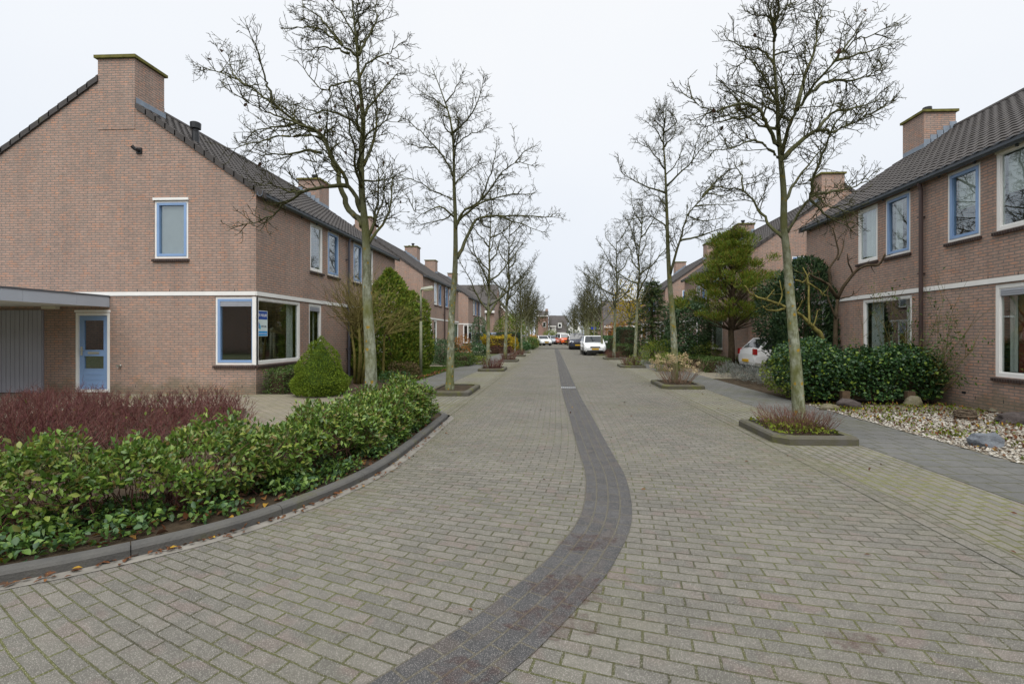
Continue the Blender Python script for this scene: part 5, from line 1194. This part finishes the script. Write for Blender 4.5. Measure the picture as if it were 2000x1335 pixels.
# ivy covered low fence
t = thing('ivy_hedge', 'low fence smothered in glossy dark ivy in front of the right hand windows', 'hedge', (7.0,11.2,0))
P1, O1 = boxy(5.6,8.3,10.7,11.6,.12,1.02,9500,331, amp=.11, depth=.25); P2, O2 = blob((5.9,11.6,.75), (.75,1.1,.68), 4500, 332, zmin=.05); P3, O3 = blob((7.8,11.2,.95), (.55,.5,.35), 1500, 333); P4, O4 = blob((6.75,11.15,.8), (.8,.55,.42), 2600, 335)
P = np.vstack([P1,P2,P3,P4]); O = np.vstack([O1,O2,O3,O4]); leaves('foliage', 'ivy', P, O, .065, .055, t, 334, out=.5, up=.1, jit=.5)
mb = MB()
for x in (5.75,6.5,7.25,8.0): mb.box(x-.05, x+.05, 10.85, 10.95, 0, .95)
mb.build('fence_post', MAT['darkbark'], t, uv=False) if False else None
for x in (6.2,7.55):
    q = MB(); q.box(x-.08, x+.08, 10.6, 10.7, 0, .3); q.build('fence_post', pm('weathered_post', (.09,.06,.035), .9, 8, .3), t, uv=False)
q = MB(); q.box(5.65, 8.25, 10.95, 11.0, .1, .95); q.build('fence_panel', MAT['darkbark'], t, uv=False)
P, O = blob((5.75,11.9,.55), (.7,.9,.6), 1500, 336, zmin=.05); leaves('yellow_leaves', 'bright', P, O, .06, .045, t, 337)
# thick branched bare garden tree rising from the ivy
def ztree(name, label, base_, d, lims, mat, cat='tree', r0=.06, seed=1, dens=0):
    rr = random.Random(seed); b = at(*base_, d); b.z = 0; t = thing(name, label, cat, b); mb = MB(); tw = mb
    for k, (r_, L_) in enumerate(lims):
        sl = rr.uniform(-.5,.5); pts = [at(x, y, d+sl*math.hypot(x-L_[0][0], y-L_[0][1])/FPX*d) for x, y in L_]
        if k == 0: pts[0].z = 0
        P = catmull(pts, 4); P = [p+Vector((rr.gauss(0,.008),)*3) for p in P]; n = len(P); mb.tube(P, [r_*(1-.6*i/n) for i in range(n)], 7)
        if k:
            for q in range(3): i = rr.randrange(n//2, n-1); tg = (P[i+1]-P[i]).normalized(); branch(tw, P[i], tg*.7+perp(tg, rr), rr.uniform(.15,.4), r_*.3, rr, 1, (3,3), .05, .3)
    mb.build('trunk', MAT[mat], t, smooth=True, uv=False); return t
Z6 = lambda pts: [(1250+x/3.9275, 420+y/3.9275) for x, y in pts]
ztree('sumac_tree', 'mossy bare tree with few thick crooked branches rising out of the ivy', (1640,800), 11.5,
    [(.075, Z6([(1480,1100),(1400,960),(1330,860),(1200,740)])), (.04, Z6([(1200,740),(1110,700),(960,650),(860,610),(800,540)])), (.03, Z6([(1110,720),(1020,735),(960,720),(940,690)])), (.03, Z6([(1300,840),(1295,700),(1290,500),(1250,400)])),
     (.024, Z6([(1290,520),(1380,580),(1420,620)])), (.02, Z6([(960,650),(1000,610),(1030,570)])), (.02, Z6([(1190,500),(1260,510),(1300,440)])), (.02, Z6([(1330,850),(1350,790),(1360,730)])), (.02, Z6([(1060,690),(1090,610),(1070,500)])), (.02, Z6([(1200,740),(1230,690),(1245,650)]))], 'thickbark', seed=341)
ztree('sumac_tree', 'taller bare crooked tree against the wall beside the narrow window', (1632,790), 12.2,
    [(.07, Z6([(1495,1060),(1500,850),(1515,640)])), (.045, Z6([(1515,640),(1440,530),(1330,470),(1290,440)])), (.045, Z6([(1515,640),(1580,520),(1700,400),(1830,380),(1880,300)])), (.03, Z6([(1470,570),(1450,420),(1520,300),(1500,180),(1480,90)])), (.025, Z6([(1505,800),(1440,620),(1450,560)])),
     (.02, Z6([(1520,340),(1560,240),(1555,180)])), (.022, Z6([(1640,460),(1600,370),(1590,300)])), (.02, Z6([(1515,640),(1620,620),(1640,580)]))], 'darkbark', seed=345)
# climber with long canes by the downpipe
rr = random.Random(351); t = thing('climbing_plant', 'thin leafy canes climbing round the brown downpipe', 'climber', (8.25,11.0,0)); B, T = [], []
for k in range(26):
    y0_ = rr.uniform(10.9,12.2); B.append((8.2+rr.uniform(-.2,.15), y0_, .1)); T.append((8.25+rr.uniform(-.3,.1), y0_+rr.gauss(-.15,.65), rr.uniform(1.2,2.75)))
for k in range(8): B.append((8.25,11.1,.3)); T.append((8.35+rr.uniform(-.2,.1), rr.uniform(9.9,10.7), rr.uniform(.5,1.9)))
stems('canes', 'olivestem', B, T, .008, t, .18, 3, 5, 352, 6)
P = []
for b, q in zip(B, T):
    for _ in range(26): k = rr.uniform(.3,1.05); P.append(tuple(Vector(b).lerp(Vector(q), k)+Vector((rr.gauss(0,.07), rr.gauss(0,.13), rr.gauss(0,.08)))))
P = np.array(P); P[:,0] = np.minimum(P[:,0], 8.44); leaves('foliage', 'box', P, np.tile([-.6,0,.1],(len(P),1)), .075, .028, t, 353, up=-.1, jit=.7)
# grey lavender cushions along the pavement
for k, (px, d) in enumerate(((1418,17.2), (1445,16.0), (1470,15.0), (1500,14.2), (1530,13.3))):
    g = gp(px, 740, d); P, O = blob((g.x+.1,g.y,.2), (.42,.5,.33), 900, 360+k, zmin=.02, depth=.6)
    t = thing('lavender', ('tallest grey lavender cushion nearest the box hedge', 'second grey lavender cushion from the box hedge', 'middle cushion of the grey lavender row on the right', 'grey lavender cushion next to the ivy but one', 'brownish grey lavender cushion nearest the ivy')[k], 'plant', (g.x,g.y,0), 'grey lavender along the right pavement')
    leaves('foliage', 'lavender', P, O, .11, .014, t, 366+k, flat=True, up=.9, out=.6, jit=.35)
g = gp(1392, 720, 19.5); clipped('box_hedge', 'square clipped box hedge block at the right pavement corner', 'hedge', (g.x-.35, g.x+.65, g.y-.3, g.y+.9, 0, .55), 1900, 'box', .05, .03, 381)
g = gp(1375, 720, 22); clipped('box_hedge', 'long low clipped box hedge running back to the white car', 'hedge', (g.x-1.0, g.x+2.2, g.y+.2, g.y+.8, 0, .5), 2600, 'box', .05, .03, 383)
g = gp(1372, 700, 24.5); bush('round_shrub', 'bright yellow green round shrub below the right bay window', 'shrub', (g.x,g.y,.55), (.75,.6,.6), 2000, 'bright', .06, .035, 385)
# yew column
g = gp(1545, 690, 16.4); column('yew', 'broad dark green yew column between the leaning trunk and the right wall', (7.95,15.7), 3.95, 1.0, 17000, 'yew', 391, .12, .045, ([0,.08,.45,.85,.95,1], [.85,1,1,.75,.55,.15]), amp=.12)
bush('yew', 'lower dark yew bush at the left foot of the yew column', 'bush', (7.6,16.9,2.15), (.62,.9,1.35), 5200, 'yew', .12, .045, 393, flat=True)
# pine with spreading clumps
g = at(1428, 722, 20.6); px_, py_ = g.x, g.y; rr = random.Random(401)
t = thing('pine_tree', 'green pine with a bare forked trunk on the right, in front of the blank gable', 'tree', (px_,py_,0)); mb = MB(); rg = np.random.default_rng(402)
mb.tube([(px_,py_,0), (px_+.02,py_,1.0), (px_-.02,py_,2.0), (px_+.1,py_,3.6), (px_+.05,py_,5.4)], [.15,.13,.11,.07,.03], 9); mb.tube([(px_,py_,1.6), (px_+.3,py_+.1,2.6), (px_+.5,py_,4.0)], [.09,.07,.03], 7)
AP, AO = [], []
outline = [(2.0,.9), (2.4,1.85), (3.0,1.95), (3.6,1.7), (4.2,1.35), (4.9,1.05), (5.5,.6), (6.0,.15)]
for k in range(230):
    z = 2.1+3.8*rr.random()**1.25; a = rr.uniform(0,2*PI); mr = np.interp(z, [q[0] for q in outline], [q[1] for q in outline])*(1+.28*math.sin(a*3+z*2)); q = mr*math.sqrt(rr.uniform(.15,1)); c = np.array([px_+q*math.cos(a)+.1, py_+q*math.sin(a), z+.12*q])
    if k % 2 == 0: mb.tube([(px_+.05,py_,max(1.7, z-.5-.3*q)), (px_+.6*q*math.cos(a),py_+.6*q*math.sin(a),z-.25), tuple(c)], [.03,.018,.006], 4, cap=False)
    r_ = rr.uniform(.2,.36); n = 150; d = rg.normal(0,1,(n,3)); d /= np.linalg.norm(d, axis=1, keepdims=True); P = c+d*np.array([r_,r_,r_*.6])*rg.random((n,1))**.5
    AP.append(P); AO.append(d*.6+np.array([.3*math.cos(a), .3*math.sin(a), .7]))
leaves('needles', 'pine', np.vstack(AP), np.vstack(AO), .15, .026, t, 403, flat=True, out=1.0, up=.2, jit=.3); mb.build('trunk', MAT['darkbark'], t, smooth=True, uv=False)
# big laurel and spruce with layered boughs
g = gp(1342, 690, 25.5); bush('laurel_bush', 'large dark green laurel bush between the pine and the layered spruce', 'bush', (g.x+.1,g.y,1.75), (1.15,1.2,1.85), 14000, 'laurel', .12, .055, 411)
g = gp(1272, 690, 31); sx_, sy_ = g.x+.05, g.y
t = thing('spruce', 'dark layered spruce standing right of the yellow autumn tree', 'tree', (sx_,sy_,0)); AP, AO = [], []; mb = MB(); mb.tube([(sx_,sy_,0), (sx_,sy_,5.0)], [.14,.02], 7); rr = random.Random(421); rg = np.random.default_rng(422)
for k in range(95):
    z = .5+4.4*(k/95); ln = (1.75*(1-(z/5.25))**.8+.12)*rr.uniform(.75,1.2); a = k*2.4+rr.uniform(-.3,.3); n = 90; u = rg.random(n)**.7; P = np.stack([sx_+ln*u*math.cos(a), sy_+ln*u*math.sin(a), z+.1-.25*u+.12*u*u], 1)+rg.normal(0,1,(n,3))*np.array([.13,.13,.05])*(1.1-.5*u)[:,None]
    AP.append(P); AO.append(np.tile([math.cos(a),math.sin(a),.05],(n,1))); mb.tube([(sx_,sy_,z+.1), (sx_+ln*.9*math.cos(a), sy_+ln*.9*math.sin(a), z-.02)], [.02,.006], 4, cap=False)
leaves('needles', 'spruce', np.vstack(AP), np.vstack(AO), .17, .05, t, 423, flat=True, up=.05, jit=.35); mb.build('trunk', MAT['darkbark'], t, uv=False)
g = gp(1285, 700, 25.5); bush('arching_shrub', 'loose arching yellowish green shrub below the dark spruce', 'shrub', (g.x,g.y,.55), (.95,.8,.75), 2600, 'thuja', .10, .03, 431, flat=True, depth=.5)
g = gp(1302, 720, 20); bush('perennial_clump', 'low green clump with yellow leaves behind the dried flower heads', 'shrub', (g.x+.2,g.y,.35), (.7,.5,.45), 1100, 'bright', .07, .04, 433)
# yellow autumn tree
g = gp(1228, 690, 38); t = thing('autumn_tree', 'slender tree with scattered yellow autumn leaves on the right', 'tree', (g.x,g.y,0)); rr = random.Random(441); tb, mb = MB(), MB(); P0 = [Vector((g.x+.2,g.y,-.05)), Vector((g.x,g.y,1.4)), Vector((g.x+.1,g.y,4.2))]; tb.tube(P0, [.12,.10,.05], 7); tips = []
for k in range(13):
    p = P0[1].lerp(P0[2], k/13); a = k*2.4; v = Vector((math.cos(a)*.7, math.sin(a)*.7, 1)); ln = rr.uniform(1.4,2.4); pts = [p, p+v*ln*.5, p+v*ln+Vector((0,0,.2))]; limb(tb, mb, pts, .035, .008, rr, (6,6), step=.25, n=5)
    tips += [tuple(pts[1].lerp(pts[2], rr.random())+Vector((rr.gauss(0,.4), rr.gauss(0,.4), rr.gauss(-.3,.5)))) for _ in range(130)]
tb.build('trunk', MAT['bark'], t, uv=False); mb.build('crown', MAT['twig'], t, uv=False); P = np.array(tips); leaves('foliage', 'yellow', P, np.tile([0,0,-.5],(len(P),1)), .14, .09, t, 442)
g = gp(1222, 680, 34); clipped('tall_hedge', 'tall dark clipped hedge block at the right, left of the spruce', 'hedge', (g.x-.5, g.x+1.0, g.y, g.y+3.0, 0, 2.0), 4200, 'yew', .10, .05, 451)
g = gp(1207, 690, 33); clipped('box_hedge', 'mid green clipped hedge behind the fourth right tree bed', 'hedge', (g.x-.2, g.x+.9, g.y-.5, g.y+1.5, 0, .85), 2000, 'box', .07, .04, 453)
g = gp(1189, 680, 42); clipped('long_hedge', 'long green hedge running behind the white hatchback', 'hedge', (g.x-.3, g.x+1.4, g.y-3, g.y+9, 0, 1.35), 4200, 'boxdark', .11, .06, 455)
g = gp(1198, 670, 52); bush('red_bush', 'reddish orange leaved bush over the long green hedge on the right', 'bush', (g.x+.6,g.y,1.9), (1.5,1.4,1.1), 2200, 'rust', .13, .08, 457, depth=.6)
g = gp(1150, 680, 66); clipped('verge_hedge', 'brownish hedge by the people carrier at the right bend', 'hedge', (g.x-2.8, g.x-1.2, g.y+3, g.y+6, 0, 1.2), 1200, 'brownleaf', .11, .06, 459)
for i, (x, y, z, r, m, lb) in enumerate(((-1.2,108,1.3,1.6,'bright','yellow green bush at the street end beside the silver car'), (3.9,112,1.4,1.7,'yew','dark rounded bush before the white gable'), (6.3,74,1.8,1.8,'thuja','olive green bush by the low garage house'), (-7,100,2.5,3,'brownleaf','brown autumn thicket below the red brick block'), (8.5,96,3,3.4,'brownleaf','brown thicket right of the street end'))):
    bush('garden_bush', lb, 'bush', (x,y,z), (r,r,z), 1500, m, .2, .12, 470+i, depth=.5)
tb = MB(); rr = random.Random(480); mb = MB()
for k in range(46):
    x = -60+k*2.7+rr.uniform(-1,1); y = rr.uniform(150,185); h = rr.uniform(6,10.5); tb.tube([(x,y,0), (x+rr.gauss(0,.3),y,h*.9)], [.18,.03], 5)
    for q in range(16): p = Vector((x, y, h*rr.uniform(.25,.9))); branch(mb, p, Vector((rr.gauss(0,1), rr.gauss(0,.5), .9)), rr.uniform(1.2,3), .05, rr, 0, (2.2,1.6))
b = len(tb.v); tb.v += mb.v; tb.f += [tuple(i+b for i in f_) for f_ in mb.f]; tag(tb.build('distant_wood', MAT['twig'], None, uv=False), kind='stuff')

# ================================================================ CARS AND STREET SIGN
TYRE = pm('tyre_rubber', (.015,.015,.016), .8, 8, .1); RIM = pm('alloy_rim', (.45,.46,.48), .35, 8, .05, metal=.8); LAMP = pm('headlamp', (.55,.6,.62), .1, 8, .05, spec=.8); TAIL = pm('tail_lamp', (.35,.02,.02), .2, 8, .05); PLATE = pm('yellow_plate', (.55,.33,.02), .4, 8, .03); TRIM = pm('dark_trim', (.02,.021,.023), .5, 8, .1)
def car(label, x, y, ang, paint, Lc=4.0, W=1.7, H=1.45, kind='hatch', front=True, cat='car', two=None):
    t = thing('parked_car', label, cat, (x,y,0), 'parked cars along the street', rz=ang if ang else .001)
    hw = W/2; zb = .30; belt = .92 if kind != 'van' else 1.02
    # stations: x from front(+) to rear(-): (x, lower z, upper z, half width)
    if kind == 'van': st = [(.5,.42,.62,.62), (.49,.30,.82,.86), (.44,.26,.98,.96), (.30,.25,1.06,1), (-.30,.25,1.08,1), (-.47,.27,1.06,.98), (-.5,.34,.95,.92)]; cab = (.30,.16,-.46,-.49)
    else: st = [(.5,.40,.58,.66), (.485,.30,.70,.86), (.44,.25,.80,.95), (.27,.24,.93,1), (-.25,.24,.95,1), (-.44,.26,.97,.97), (-.49,.30,.90,.90), (-.5,.42,.72,.82)]; cab = (.27,.10,-.33,-.46) if kind == 'hatch' else (.24,.09,-.20,-.36)
    mb = MB(); pr = None
    for fx, z0, z1, k in st:
        X = fx*Lc; q = hw*k; zm = z0+(z1-z0)*.55
        row = [Vector((X,-q*.86,z0)), Vector((X,-q,z0+.12)), Vector((X,-q,zm)), Vector((X,-q*.94,z1-.03)), Vector((X,-q*.75,z1+.01)), Vector((X,0,z1+.035)), Vector((X,q*.75,z1+.01)), Vector((X,q*.94,z1-.03)), Vector((X,q,zm)), Vector((X,q,z0+.12)), Vector((X,q*.86,z0))]
        if pr:
            for j in range(len(row)): mb.quad([pr[j], pr[(j+1) % 11], row[(j+1) % 11], row[j]], None)
        else: mb.quad(row)
        pr = row
    mb.quad(pr)
    a, b, c, d = [q*Lc for q in cab]; zc = belt-.02; rw = hw*.78; bw = hw*.93
    roof = [(b,-rw,H-.03), (b,rw,H-.03), (c,rw,H-.03), (c,-rw,H-.03)]; bot = [(a,-bw,zc), (a,bw,zc), (d,bw,zc), (d,-bw,zc)]
    bd = mb.build('body', paint if two is None else two, t, uv=False)
    mb = MB(); mb.hexa(bot+roof); m_ = [(b-.1,-rw*.8,H), (b-.1,rw*.8,H), (c+.1,rw*.8,H), (c+.1,-rw*.8,H)]; mb.hexa([(x_,y_,z_-.005) for x_, y_, z_ in roof]+m_); mb.build('roof', paint, bd, uv=False)
    for o in (bd,):
        md = o.modifiers.new('bevel', 'BEVEL'); md.width = .03; md.segments = 2; md.limit_method = 'ANGLE'; md.angle_limit = R(25)
    def win(nm, q, inset):
        q = [Vector(p) for p in q]; cc = sum(q, Vector())/4; n = (q[1]-q[0]).cross(q[2]-q[0]).normalized()
        if n.dot(cc-Vector(((b+c)/2,0,1.0))) < 0: n = -n
        mb = MB(); q2 = [cc+(p-cc)*inset+n*.012 for p in q]; mb.hexa([p-n*.02 for p in q2]+q2); mb.build(nm, MAT['carglass'], t, uv=False)
    win('windscreen', [bot[0],bot[1],roof[1],roof[0]], .88); win('rear_window', [bot[2],bot[3],roof[3],roof[2]], .84)
    for s in (0, 1):
        A, B_ = (bot[0],roof[0]) if s == 0 else (bot[1],roof[1]); C, D_ = (bot[3],roof[3]) if s == 0 else (bot[2],roof[2]); A, B_, C, D_ = map(Vector, (A,B_,C,D_)); md_ = .48
        win('side_window', [A, A.lerp(C,md_), B_.lerp(D_,md_), B_], .86); win('side_window', [A.lerp(C,md_), C, D_, B_.lerp(D_,md_)], .84)
    rW = .30
    for fx in (.31,-.30):
        for s in (-1,1):
            mb = MB(); yy = s*(hw-.17); mb.lathe([(.18,-.09), (rW,-.09), (rW+.012,-.05), (rW+.012,.06), (rW,.10), (.18,.10)], (fx*Lc, yy, rW), 18, 'y'); wh = mb.build('wheel', TYRE, t, uv=False)
            mb = MB(); mb.lathe([(.19,-.112), (.05,-.118), (.04,.118), (.19,.112)], (fx*Lc, yy, rW), 14, 'y'); mb.build('rim', RIM, wh, uv=False)
            mb = MB(); mb.lathe([(rW+.06,-.004), (rW+.06,.004)], (fx*Lc, s*(hw-.002), rW+.01), 18, 'y'); mb.build('wheel_arch', TRIM, t, uv=False)
    zf = .66 if kind != 'van' else .82; xf = .487*Lc
    for s in (-1,1):
        mb = MB(); mb.hexa([(xf-.22,s*hw*.93,zf-.08), (xf+.02,s*hw*.52,zf-.08), (xf+.05,s*hw*.52,zf-.06), (xf-.05,s*hw*.93,zf-.06), (xf-.26,s*hw*.92,zf+.1), (xf-.06,s*hw*.52,zf+.07), (xf-.0,s*hw*.52,zf+.06), (xf-.10,s*hw*.9,zf+.08)]); mb.build('headlight', LAMP, t, uv=False)
        mb = MB(); mb.box(-.5*Lc-.005, -.47*Lc, s*hw*.80-.10, s*hw*.80+.08, .72, .95); mb.build('tail_light', TAIL, t, uv=False)
        mb = MB(); mb.box(a-.25, a-.10, s*hw*1.0-.0*s, s*(hw+.16), .93, 1.05) if s > 0 else mb.box(a-.25, a-.10, s*(hw+.16), s*hw, .93, 1.05); mb.build('mirror', paint, t, uv=False)
    mb = MB(); mb.box(.488*Lc, .503*Lc, -hw*.42, hw*.42, .56, .66) if kind != 'van' else mb.box(.488*Lc, .505*Lc, -hw*.5, hw*.5, .55, .72); mb.build('grille', TRIM, t, uv=False)
    mb = MB(); mb.box(.485*Lc, .508*Lc, -hw*.7, hw*.7, .30, .38); mb.build('lower_intake', TRIM, t, uv=False)
    for X in (.5*Lc, -.5*Lc): mb = MB(); mb.box(X-.02*(X < 0)*2, X+.02+.0*(X > 0), -.26, .26, .42, .53); mb.build('number_plate', PLATE, t, uv=False)
    mb = MB(); mb.box(-.48*Lc, .46*Lc, -hw*.8, hw*.8, .16, .3); mb.build('underbody', TRIM, t, uv=False)
    return t
paint = lambda n, c, m=0.0: pm(n, c, .25, 2, .02, .5, m, coat=.6)
WHITE, SILVER, NAVY, ORANGE, GREYB = paint('white_car_paint', (.75,.77,.78)), paint('silver_paint', (.42,.46,.52), .4), paint('navy_paint', (.025,.03,.05)), paint('orange_paint', (.75,.13,.03)), paint('grey_blue_paint', (.22,.27,.36), .3)
F_ = -PI/2                               # nose towards the camera
car('white hatchback parked on the right facing the camera', 2.86, 37.5, F_+.02, WHITE, 4.0, 1.72, 1.45)
car('dark blue people carrier parked on the right facing the camera', 2.25, 51.5, F_, NAVY, 4.1, 1.72, 1.68, 'van')
car('white car half hidden behind the dark people carrier', 3.6, 47.0, F_, WHITE, 4.1, 1.7, 1.42)
car('orange and white delivery van far down the street facing the camera', 1.2, 77, F_+.25, WHITE, 4.4, 1.75, 1.7, 'van', two=ORANGE, cat='van')
car('silver car at the far bend, left of the orange van', -.45, 80, F_+.35, SILVER, 4.3, 1.75, 1.42)
car('black car standing between the silver car and the orange van', .55, 86, F_+.6, NAVY, 3.9, 1.7, 1.35)
car('white saloon at the far left bend by the orange shrub', -2.0, 70, F_+.35, WHITE, 4.4, 1.78, 1.43, 'saloon')
car('silver people carrier behind the yellow hedge on the left driveway', -6.6, 49.5, F_+.9, GREYB, 4.4, 1.8, 1.75, 'van')
car('blue grey car behind the trunks on the left, near the dark hedge', -5.2, 63, F_+.1, GREYB, 4.2, 1.75, 1.5)
car('light blue car beside the blue grey one among the left trunks', -4.3, 66, F_+.1, SILVER, 4.2, 1.75, 1.5)
car('small white car on the right driveway showing its tail behind the ivy', 9.55, 20.2, 0.06, WHITE, 3.6, 1.68, 1.40)
g = gp(1159, 660, 58); t = thing('street_sign', 'blue street name sign on a thin pole on the right', 'sign', (g.x,g.y,0))
mb = MB(); mb.tube([(g.x,g.y,0), (g.x,g.y,2.5)], .03, 8); mb.build('pole', MAT['zinc'], t); mb = MB(); mb.box(g.x-.3, g.x+.3, g.y-.05, g.y-.035, 2.18, 2.45); mb.build('name_plate', pm('sign_blue', (.02,.05,.35), .4, 3, .03), t)

# ================================================================ THE STREET BEHIND THE CAMERA (unseen, added and widened to darken window reflections)
simple_house('unseen brick house behind the viewer on the left, added for window reflections', -70, -9, -24, -15, 5.1, 8.0, 'x', 'brick', [])
simple_house('unseen brick house behind the viewer, added for window reflections', -7, 10, -26, -17, 5.1, 8.0, 'x', 'brick', [])
simple_house('unseen brick house behind the viewer on the right, added for window reflections', 13, 70, -24, -15, 5.1, 8.0, 'x', 'brick', [])
# ================================================================ LIGHT AND SKY
SUN_EL, SUN_AZ = R(62), R(177)          # azimuth clockwise from +Y: behind the camera, a little left
w = bpy.data.worlds.new('World'); S.world = w; w.use_nodes = True; nt = w.node_tree
bg = nt.nodes['Background']
sk = nt.nodes.new('ShaderNodeTexSky'); sk.sky_type = 'NISHITA'; sk.sun_disc = False; sk.sun_elevation = SUN_EL; sk.sun_rotation = SUN_AZ; sk.dust_density = 4; sk.air_density = 1.0
# overcast: cloud deck greys the clear sky out, leaving a trace of blue low down
hs = nd(nt, 'ShaderNodeHueSaturation', Saturation=.25, Value=.45); L(nt, sk.outputs[0], hs.inputs['Color'])
tc = nt.nodes.new('ShaderNodeTexCoord'); sx = nd(nt, 'ShaderNodeSeparateXYZ'); L(nt, tc.outputs['Generated'], sx.inputs[0])
ns = noise(nt, tc.outputs['Generated'], 1.6, 4)
ad = nd(nt, 'ShaderNodeMath', operation='MULTIPLY_ADD'); L(nt, ns, ad.inputs[0]); ad.inputs[1].default_value = .5; L(nt, sx.outputs[2], ad.inputs[2])
cl = ramp(nt, ad.outputs[0], [(.12, (4.6,5.05,5.6)), (.45, (5.1,5.4,5.85)), (.7, (5.55,5.75,6.05)), (.95, (5.85,5.95,6.1))])
mx = mix(nt, .85, hs.outputs[0], cl); L(nt, mx, bg.inputs['Color']); bg.inputs['Strength'].default_value = .1
sl = bpy.data.lights.new('sun', 'SUN'); sl.energy = 2.0; sl.angle = R(70); sl.color = (1,.97,.93)
so = bpy.data.objects.new('sun', sl); COL.objects.link(so)
dv = Vector((math.sin(SUN_AZ)*math.cos(SUN_EL), math.cos(SUN_AZ)*math.cos(SUN_EL), math.sin(SUN_EL))); so.rotation_euler = dv.to_track_quat('Z','Y').to_euler()
vs = S.view_settings; S.display_settings.display_device = 'sRGB'
vs.view_transform = 'Standard'; vs.look = 'None'; vs.gamma = 1; vs.exposure = .88
S.cycles.max_bounces = 6; S.cycles.transparent_max_bounces = 16
